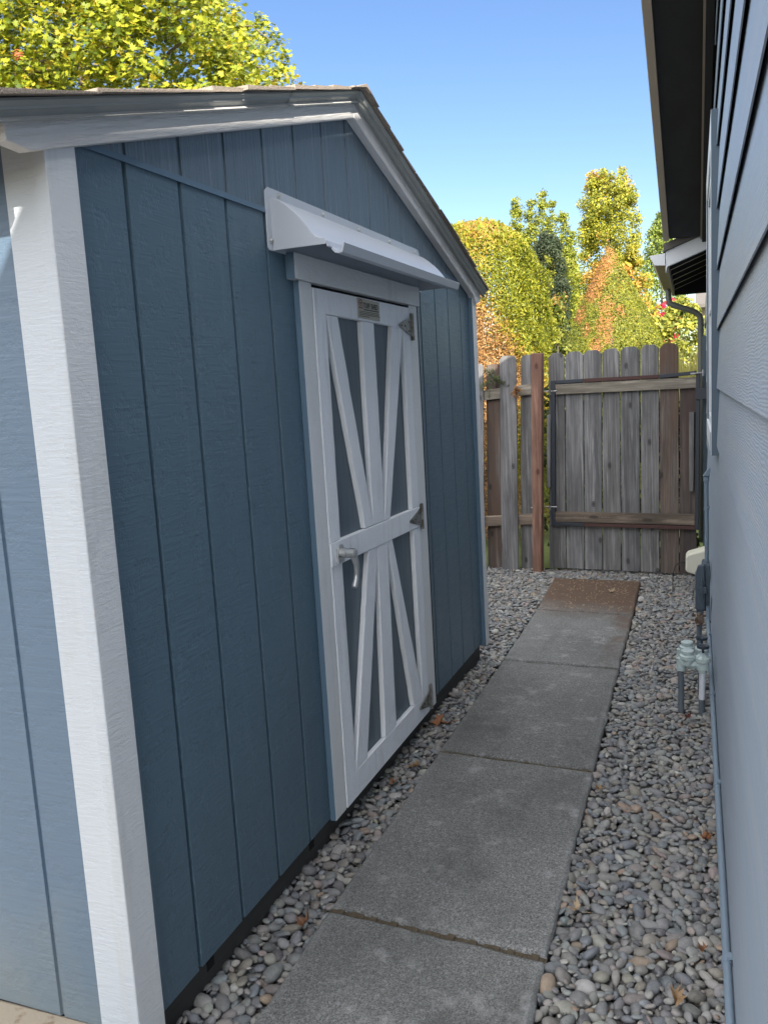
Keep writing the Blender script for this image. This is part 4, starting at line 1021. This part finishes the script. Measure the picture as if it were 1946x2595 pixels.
# maple behind the shed
def maple():
    base = (-4.6, 6.6, 0.0)
    t = thing('maple_tree', 'large sunlit yellow green maple behind the shed roof', 'tree', base)
    rng = np.random.default_rng(21); cs, rs = [], []
    def at(px, py, depth):
        u, v = px / .8525 - 973, 1297.5 - py / .8525
        return CAM + depth * (np.array(Fw) + np.array(Rr) * u / F_ + np.array(Ur) * v / F_)
    edge = lambda y: 500 + 0.62 * (y + 40) if y < 140 else 615
    for _ in range(760):
        y = rng.uniform(-240, 300); x = rng.uniform(-300, max(300, edge(y)) - 30)
        if x > edge(y) - 45: continue
        d = rng.uniform(7.2, 10.4)
        if y < -100 and x > 400: continue
        cs.append(at(x, y, d)); rs.append(rng.uniform(.16, .34))
    for x, y in ((500, 20), (520, 60), (470, -20), (540, 95), (560, 110), (585, 120), (596, 150), (610, 165), (575, 70), (598, 85), (500, 120), (480, 150), (520, 165), (555, 170), (430, 30), (560, 150), (530, 130), (490, 90), (450, 60), (440, 120), (400, 80), (565, 45), (555, 62), (604, 108), (618, 135), (628, 168), (470, 175), (420, 165), (380, 140), (590, 172)):
        cs.append(at(x, y, rng.uniform(7.8, 8.8))); rs.append(rng.uniform(.07, .17))
    cs.append(at(652, 181, 8.3)); rs.append(.05)
    per = [int(6 + 950 * r * r) + 22 if r > .18 else int(18 + 1100 * r * r) for r in rs]; per[-1] = 7
    P, D = cluster(cs, rs, per, .8, .2)
    n_ = len(P); nr = D * .3 + np.array([.18, -.46, .85]) + RNG.normal(0, .50, (n_, 3))
    sz = RNG.uniform(.032, .078, n_)
    col = cols(n_, (.16, .21, .012), (.38, .38, .022), 1.0)
    yel = RNG.random(n_) < .10; col[yel] = cols(int(yel.sum()), (.44, .32, .02), (.50, .42, .04))
    dk = RNG.random(n_) < .14; col[dk] = cols(int(dk.sum()), (.06, .10, .008), (.12, .16, .012))
    foliage('crown', P - np.array(base), nr, sz, col, MAPLE, t, bend=.3)
    P2, D2 = cluster([at(38, 118, 7.15)], [.045], [30]); foliage('dead_spray', P2 - np.array(base), D2 + np.array([0, -.5, .3]), RNG.uniform(.025, .05, len(P2)), cols(len(P2), (.30, .07, .02), (.42, .13, .03)), OVAL, t)
    L = []
    bs = np.array(base)
    def limb(px0, py0, d0, px1, py1, d1, r):
        a, c = at(px0, py0, d0) - bs, at(px1, py1, d1) - bs
        mid_ = (a + c) / 2 + np.array([.05, 0, .08]); L.append(([tuple(a), tuple(mid_), tuple(c)], [r, r * .8, r * .45]))
    limb(-60, 240, 8.2, 95, 130, 7.6, .03); limb(20, 195, 8.2, 130, 150, 7.7, .022); limb(60, 180, 8.8, 240, 20, 8.2, .03); limb(110, 180, 8.8, 330, 60, 8.2, .025)
    limb(300, 190, 8.6, 420, 70, 8.4, .02); limb(380, 150, 8.4, 560, 95, 8.3, .014); limb(440, 170, 8.4, 600, 150, 8.3, .011); limb(480, 60, 8.4, 590, 90, 8.3, .008); limb(560, 186, 8.4, 652, 180, 8.3, .006); limb(100, 190, 9, 400, -80, 8.6, .03)
    trunk(t, [(0, 0, -.1), (.05, 0, 1.2), (.1, -.1, 2.3), (.0, -.1, 3.4), (-.1, 0, 5.0)], [.20, .17, .14, .11, .05], limbs=L)
maple()

def ellipsoid_tree(name, label, cat, base, height, rx, ry, z0, colA, colB, n_c, n_l, size, shape=OVAL, top_pow=.8, extra=None, cl=.35, group=None, trunk_r=.1, prof=None, seed=1, spires=None, nd=(.12, -.25, .3), inner=.25):
    rng = np.random.default_rng(seed); t = thing(name, label, cat, base, 0, group)
    cs, rs = [], []
    for i in range(n_c):
        h = rng.random(); a = rng.uniform(0, 2 * PI)
        q = prof(h) if prof else math.sin(PI * min(1, .12 + .88 * h)) ** top_pow
        rad = math.sqrt(rng.uniform(inner, 1.0))
        if spires:
            dx_, tf, w_ = spires[i % len(spires)]; q = max(.38, (1 - h) ** .30); cs.append((dx_ + w_ * q * rad * math.cos(a), w_ * q * rad * math.sin(a), z0 + (height * tf - z0) * h)); rs.append(cl * rng.uniform(.6, 1.1) * (.4 + .6 * q)); continue
        cs.append((rx * q * rad * math.cos(a), ry * q * rad * math.sin(a), z0 + (height - z0) * h)); rs.append(cl * rng.uniform(.6, 1.2) * (0.45 + .55 * q))
    per = [max(8, int(n_l / n_c))] * n_c
    P, D = cluster(cs, rs, per, .9, .3)
    n_ = len(P); nr = D * .7 + np.array(nd) + RNG.normal(0, .75, (n_, 3))
    col = cols(n_, colA, colB) * np.repeat(np.array([rng.uniform(.70, 1.2) for _ in per]), per)[:, None]
    dk = RNG.random(n_) < .15; col[dk] *= np.array([.42, .55, .5])
    if extra: col = extra(P, col)
    foliage('crown', P, nr, RNG.uniform(.6, 1.35, n_) * size, col, shape, t)
    trunk(t, [(0, 0, -.1), (0, 0, height * .35), (.0, 0, height * .8)], [trunk_r, trunk_r * .7, trunk_r * .2])
    return t
def patches(scale, thr, cA, cB, lim=None, seed=0):
    ph = np.random.default_rng(seed).uniform(0, 6, (4, 3)); fr = np.random.default_rng(seed + 1).normal(0, 1, (4, 3)) / scale
    def f(P, col):
        v = sum(np.sin(P @ fr[i] * 2 + ph[i, 0]) for i in range(4)) / 4 + RNG.normal(0, .12, len(P))
        msk = v > thr
        if lim is not None: msk &= lim(P)
        col[msk] = cols(int(msk.sum()), cA, cB); return col
    return f
FAN = [(0, -.5), (.16, .05), (.10, .5), (-.10, .5), (-.16, .05)]

# arborvitae right behind the fence
def hedge():
    t = thing('hedge_shrub', 'tall rounded orange and yellow arborvitae behind the left fence', 'hedge', (-0.85, 7.3, 0))
    N = 120000; rng = np.random.default_rng(31)
    h = rng.random(N) ** .75; a = rng.uniform(0, 2 * PI, N)
    q = np.where(h < .62, 1.0, np.sqrt(np.clip(1 - ((h - .62) / .385) ** 2.6, 0, 1)))
    lum = 1 + .07 * np.sin(a * 5 + h * 9) + .05 * np.sin(a * 13 - h * 23) + .04 * np.sin(a * 9 + h * 47)
    r = q * lum * np.where(rng.random(N) < .7, rng.uniform(.93, 1.03, N), rng.uniform(.55, .93, N))
    P = np.stack([.68 * r * np.cos(a), .60 * r * np.sin(a), 3.06 * h], 1)
    nr = np.stack([np.cos(a), np.sin(a), .35 * np.ones(N)], 1) * .8 + rng.normal(0, .8, (N, 3))
    col = cols(N, (.13, .165, .012), (.38, .36, .03)); dkk = rng.random(N) < .17; col[dkk] *= np.array([.4, .5, .5])
    f = np.sin(P[:, 0] * 5 + 1) + np.sin(P[:, 2] * 4.2 + P[:, 0] * 3) + rng.normal(0, .55, N) + (0.45 - P[:, 0]) * 2.3 - np.clip(P[:, 2] - 2.1, -.6, 1) * 1.5
    ms = f > 1.0; col[ms] = cols(int(ms.sum()), (.30, .15, .045), (.56, .33, .13))
    ms2 = (f > .3) & ~ms; col[ms2] = cols(int(ms2.sum()), (.36, .27, .03), (.48, .32, .05))
    foliage('crown', P, nr, rng.uniform(.016, .044, N), col, FAN, t, bend=.1)
    n2 = 260; hh = rng.uniform(.90, 1.0, n2); aa = rng.uniform(0, 2 * PI, n2); qq = np.sqrt(np.clip(1 - ((hh - .62) / .385) ** 2.6, 0, 1))
    P2 = np.stack([.68 * qq * np.cos(aa), .60 * qq * np.sin(aa), 3.06 * hh + .02], 1)
    foliage('top_sprays', P2, rng.normal(0, .4, (n2, 3)) + np.array([0, -1, .1]), rng.uniform(.03, .07, n2), cols(n2, (.16, .20, .015), (.36, .33, .03)), SPRAY, t, spin=rng.normal(0, .5, n2))
    br = [([(0, -.1, .6), (.25, -.4, 1.2), (.45, -.52, 1.75)], [.03, .02, .008]), ([(0, -.2, .8), (.05, -.5, 1.4), (-.1, -.56, 1.9)], [.03, .02, .008]), ([(0, -.1, .9), (.3, -.35, 1.5), (.38, -.48, 2.1)], [.025, .015, .006])]
    trunk(t, [(0, 0, -.1), (0, 0, 1.3), (0, 0, 2.6)], [.09, .07, .03], limbs=br)
hedge()

# clipped cone
def cone():
    t = thing('cone_conifer', 'clipped cone shaped conifer with orange dead patches beyond the gate', 'tree', (0.10, 11.0, 0))
    N = 120000; rng = np.random.default_rng(41)
    h = 1 - np.sqrt(rng.random(N)); a = rng.uniform(0, 2 * PI, N)
    r = (1 - h) * 1.62 * (1 + .025 * np.sin(a * 7 + h * 20)) * np.where(rng.random(N) < .8, rng.uniform(.965, 1.005, N), rng.uniform(.8, .965, N)) + .015
    P = np.stack([r * np.cos(a), r * np.sin(a), 3.28 * h], 1)
    nr = np.stack([np.cos(a), np.sin(a), .5 * np.ones(N)], 1) + rng.normal(0, .5, (N, 3))
    col = cols(N, (.12, .15, .015), (.36, .34, .04)); dkk = rng.random(N) < .22; col[dkk] *= np.array([.4, .5, .5])
    f = np.sin(P[:, 0] * 6.5 + .4) * 1.1 + np.sin(P[:, 2] * 3.1 + 1.2 + P[:, 0] * 2) + .7 * np.sin(P[:, 2] * 8 - P[:, 0] * 9) + rng.normal(0, .35, N)
    ms = np.zeros(N, bool)
    for bx, bz, br_ in ((-.20, 2.70, .15), (-.02, 2.44, .13), (-.02, 2.20, .15), (-.12, 3.10, .22), (-.38, 2.36, .10), (.16, 2.36, .08), (-.13, 1.92, .09), (-.28, 2.15, .07), (.02, 2.00, .08)):
        ms |= (((P[:, 0] - bx) / br_) ** 2 + ((P[:, 2] - bz) / (br_ * 1.35)) ** 2 + .25 * f + rng.normal(0, .42, N) < .72) & (P[:, 1] < 0)
    col[ms] = cols(int(ms.sum()), (.38, .15, .045), (.54, .28, .10))
    foliage('crown', P, nr, rng.uniform(.016, .036, N), col, QUAD, t, bend=.1)
    trunk(t, [(0, 0, -.1), (0, 0, 1.0), (0, 0, 2.2)], [.08, .05, .02])
cone()

BG = 'trees in the gardens beyond the fence'
ellipsoid_tree('shaded_shrub', 'dark shaded shrub glimpsed through the gaps between the gate boards', 'shrub', (.55, 6.02, 0), 1.42, .60, .17, .05, (.03, .05, .012), (.10, .14, .025), 90, 5200, .05, cl=.15, seed=17, prof=lambda h: 1.0, trunk_r=.02)
ellipsoid_tree('broadleaf_shrub', 'small glossy yellow green shrub between the arborvitae and the cone', 'shrub', (-.36, 9.2, 0), 2.46, .20, .28, .3, (.07, .11, .012), (.34, .33, .05), 90, 5200, .05, cl=.12, seed=3, prof=lambda h: .95 - .55 * h,
               extra=patches(.35, .55, (.42, .20, .06), (.52, .28, .09)), trunk_r=.03)
ellipsoid_tree('dark_conifer', 'dark grey green conifer behind the small glossy shrub', 'tree', (-1.98, 19.0, 0), 4.85, .80, .70, .4, (.026, .045, .022), (.085, .105, .048), 170, 28000, .062, cl=.26, prof=lambda h: (1 - h) ** .55 * .95 + .10, seed=4, shape=FAN, trunk_r=.1, group=BG)
for i, (x, z, sp_, lab) in enumerate(((-5.08, 8.62, ((-.28, 1.0, .42), (.29, .985, .40), (0, .86, .6)), 'leftmost and broadest slender yellow green poplar on the skyline'), (-4.18, 8.82, ((-.18, 1.0, .34), (.20, .95, .34), (0, .84, .5)), 'middle slender poplar, tallest of the three on the skyline'), (-3.42, 7.95, ((-.12, 1.0, .34), (.20, .90, .34), (0, .80, .5)), 'rightmost and shortest slender poplar beside the dark conifer'))):
    ellipsoid_tree('poplar_tree', lab, 'tree', (x, 33.0, 0), z, 1, 1, 2.6, (.15, .19, .02), (.38, .38, .04), 560, 19000, .085, cl=.26, inner=0.0, seed=10 + i, trunk_r=.1, group='slender poplars on the skyline', spires=sp_)
ellipsoid_tree('background_tree', 'broad yellow green tree filling the space under the poplars', 'tree', (-3.4, 29.0, 0), 6.0, 2.4, 1.5, .5, (.15, .18, .015), (.38, .37, .04), 170, 15000, .10, cl=.45, seed=14, group=BG)
ellipsoid_tree('autumn_tree', 'tall green and yellow tree with orange autumn patches above the cone', 'tree', (-.90, 22.0, 0), 6.66, .74, .74, .8, (.19, .21, .02), (.48, .44, .045), 460, 62000, .06, cl=.24,
               prof=lambda h: (.55 + .45 * math.sin(PI * min(1, .2 + .8 * h)) if h < .7 else 1.0 - .40 * ((h - .7) / .3) ** 3), seed=5, inner=.1,
               extra=patches(.5, .27, (.36, .20, .03), (.52, .30, .06)), trunk_r=.1, group=BG)
ellipsoid_tree('background_tree', 'soft green rounded tree behind the house gutter', 'tree', (-.05, 35.0, 0), 7.85, 1.0, 1.0, .8, (.11, .17, .03), (.30, .34, .06), 200, 17000, .10, cl=.45, seed=6, group=BG)
ellipsoid_tree('broadleaf_shrub', 'bright broadleaf shrub with upturned leaves beside the house downspout', 'shrub', (1.0, 11.6, 0), 2.50, .95, .6, .4, (.15, .18, .02), (.50, .46, .07), 230, 12000, .062, cl=.17, seed=7, shape=OVAL, trunk_r=.04, nd=(.2, -.4, .8),
               extra=patches(.2, .72, (.40, .09, .05), (.5, .16, .07)))
ellipsoid_tree('golden_shrub', 'golden yellow leaved tree between the cone and the far flowers', 'shrub', (.17, 14.5, 0), 3.72, .50, .5, .8, (.20, .20, .02), (.48, .40, .04), 150, 10000, .065, cl=.2, seed=8, trunk_r=.05,
               extra=patches(.4, .5, (.44, .24, .05), (.54, .30, .06)))
ellipsoid_tree('flowering_shrub', 'far shrub covered in crimson red flowers under the gutter', 'shrub', (.64, 18.4, 0), 3.17, .34, .3, 2.2, (.55, .01, .06), (.70, .04, .10), 30, 2400, .04, cl=.10, seed=9, trunk_r=.03)
# ornamental grass
def grass():
    t = thing('grass_clump', 'sunlit clump of tall ornamental grass behind the gate corner', 'grass', (1.06, 8.6, 0))
    rng = np.random.default_rng(51); b = []; N = 900
    V, C = [], []
    for i in range(N):
        a = rng.uniform(0, 2 * PI); r0 = rng.uniform(0, .08); ln = rng.uniform(1.25, 1.82); sp = rng.uniform(.05, .5); w0 = rng.uniform(.003, .006)
        pts = []
        for s_ in (0, .5, .8, 1.0):
            rr_ = r0 + sp * s_ ** 2.2; pts.append(np.array([rr_ * math.cos(a), rr_ * math.sin(a), ln * (s_ - .18 * sp * s_ ** 3)]))
        tdir = np.array([-math.sin(a), math.cos(a), 0]) * w0
        for k in range(3): V += [pts[k] - tdir, pts[k] + tdir, pts[k + 1] + tdir * (1 if k < 2 else .2), pts[k + 1] - tdir * (1 if k < 2 else .2)]
        c = np.array([.26, .27, .05]) * (1 - (u := rng.random())) + np.array([.50, .42, .16]) * u
        C += [np.r_[c, 1]] * 12
    V = np.array(V); me = mesh_np('blades', V, np.arange(len(V)).reshape(-1, 4), np.array(C)); me.materials.append(M_leaf)
    o = bpy.data.objects.new('blades', me); COL.objects.link(o); o.parent = t; o['kind'] = 'stuff'
grass()
# conifer sprigs poking over the fence
def sprig(name, label, loc, n_, r, ca, cb, sz):
    t = thing(name, label, 'twig', loc); rng = np.random.default_rng(int(n_))
    b = MB(); P, Nn, Sp = [], [], []
    for k in range(9):
        d = rng.normal(size=3) * np.array([1, .5, .8]); d /= np.linalg.norm(d); tip = d * r * rng.uniform(.9, 1.9); tip[2] -= .3 * r
        b.tube([(0, 0, 0), tuple(tip * .5 + np.array([0, 0, .15 * r])), tuple(tip)], [.0028, .002, .001], 5)
        m_ = n_ // 9; u = rng.uniform(.15, 1.05, m_)[:, None]
        P.append(tip * u + np.array([0, 0, .15 * r]) * np.sin(u * PI) + rng.normal(0, .14 * r, (m_, 3))); Nn.append(rng.normal(size=(m_, 3)) + np.array([0, -.6, 0]))
    P = np.concatenate(P); n2 = len(P)
    foliage('needles', P, np.concatenate(Nn), rng.uniform(.6, 1.2, n2) * sz, cols(n2, ca, cb), [(0, -.5), (.07, 0), (0, .5), (-.07, 0)], t, bend=0)
    b.build('stem', M_bark, t)
sprig('dry_sprig', 'dry orange conifer sprig caught on the fence rail', (-.17, 5.63, 1.435), 330, .036, (.32, .16, .06), (.50, .28, .12), .030)
sprig('green_sprig', 'dark green conifer sprig hanging over the left fence board', (-.355, 5.66, 1.53), 520, .062, (.05, .08, .03), (.12, .15, .05), .034)
sprig('brown_sprig', 'tangled brown twig tip above the left fence boards', (-.44, 5.80, 1.62), 420, .070, (.20, .11, .05), (.42, .25, .12), .034)

M_far = paint('far_wall', (0.20, 0.155, 0.125), (2, 2, 9), 0.2, 0.01, 0.8)
# distant house corner
b = MB(); b.box((1.35, 26, 0), (5, 30, 3.45)); t = thing('distant_house', 'tiny pale neighbouring house glimpsed beside the downspout', 'house'); b.build('wall', M_far, t)
b = MB(); b.prism([(25.6, 3.4), (28, 4.3), (30.4, 3.4), (30.4, 3.5), (28, 4.42), (25.6, 3.5)], fyz, 1.2, 5.2); b.build('roof', M_shingle2, t)
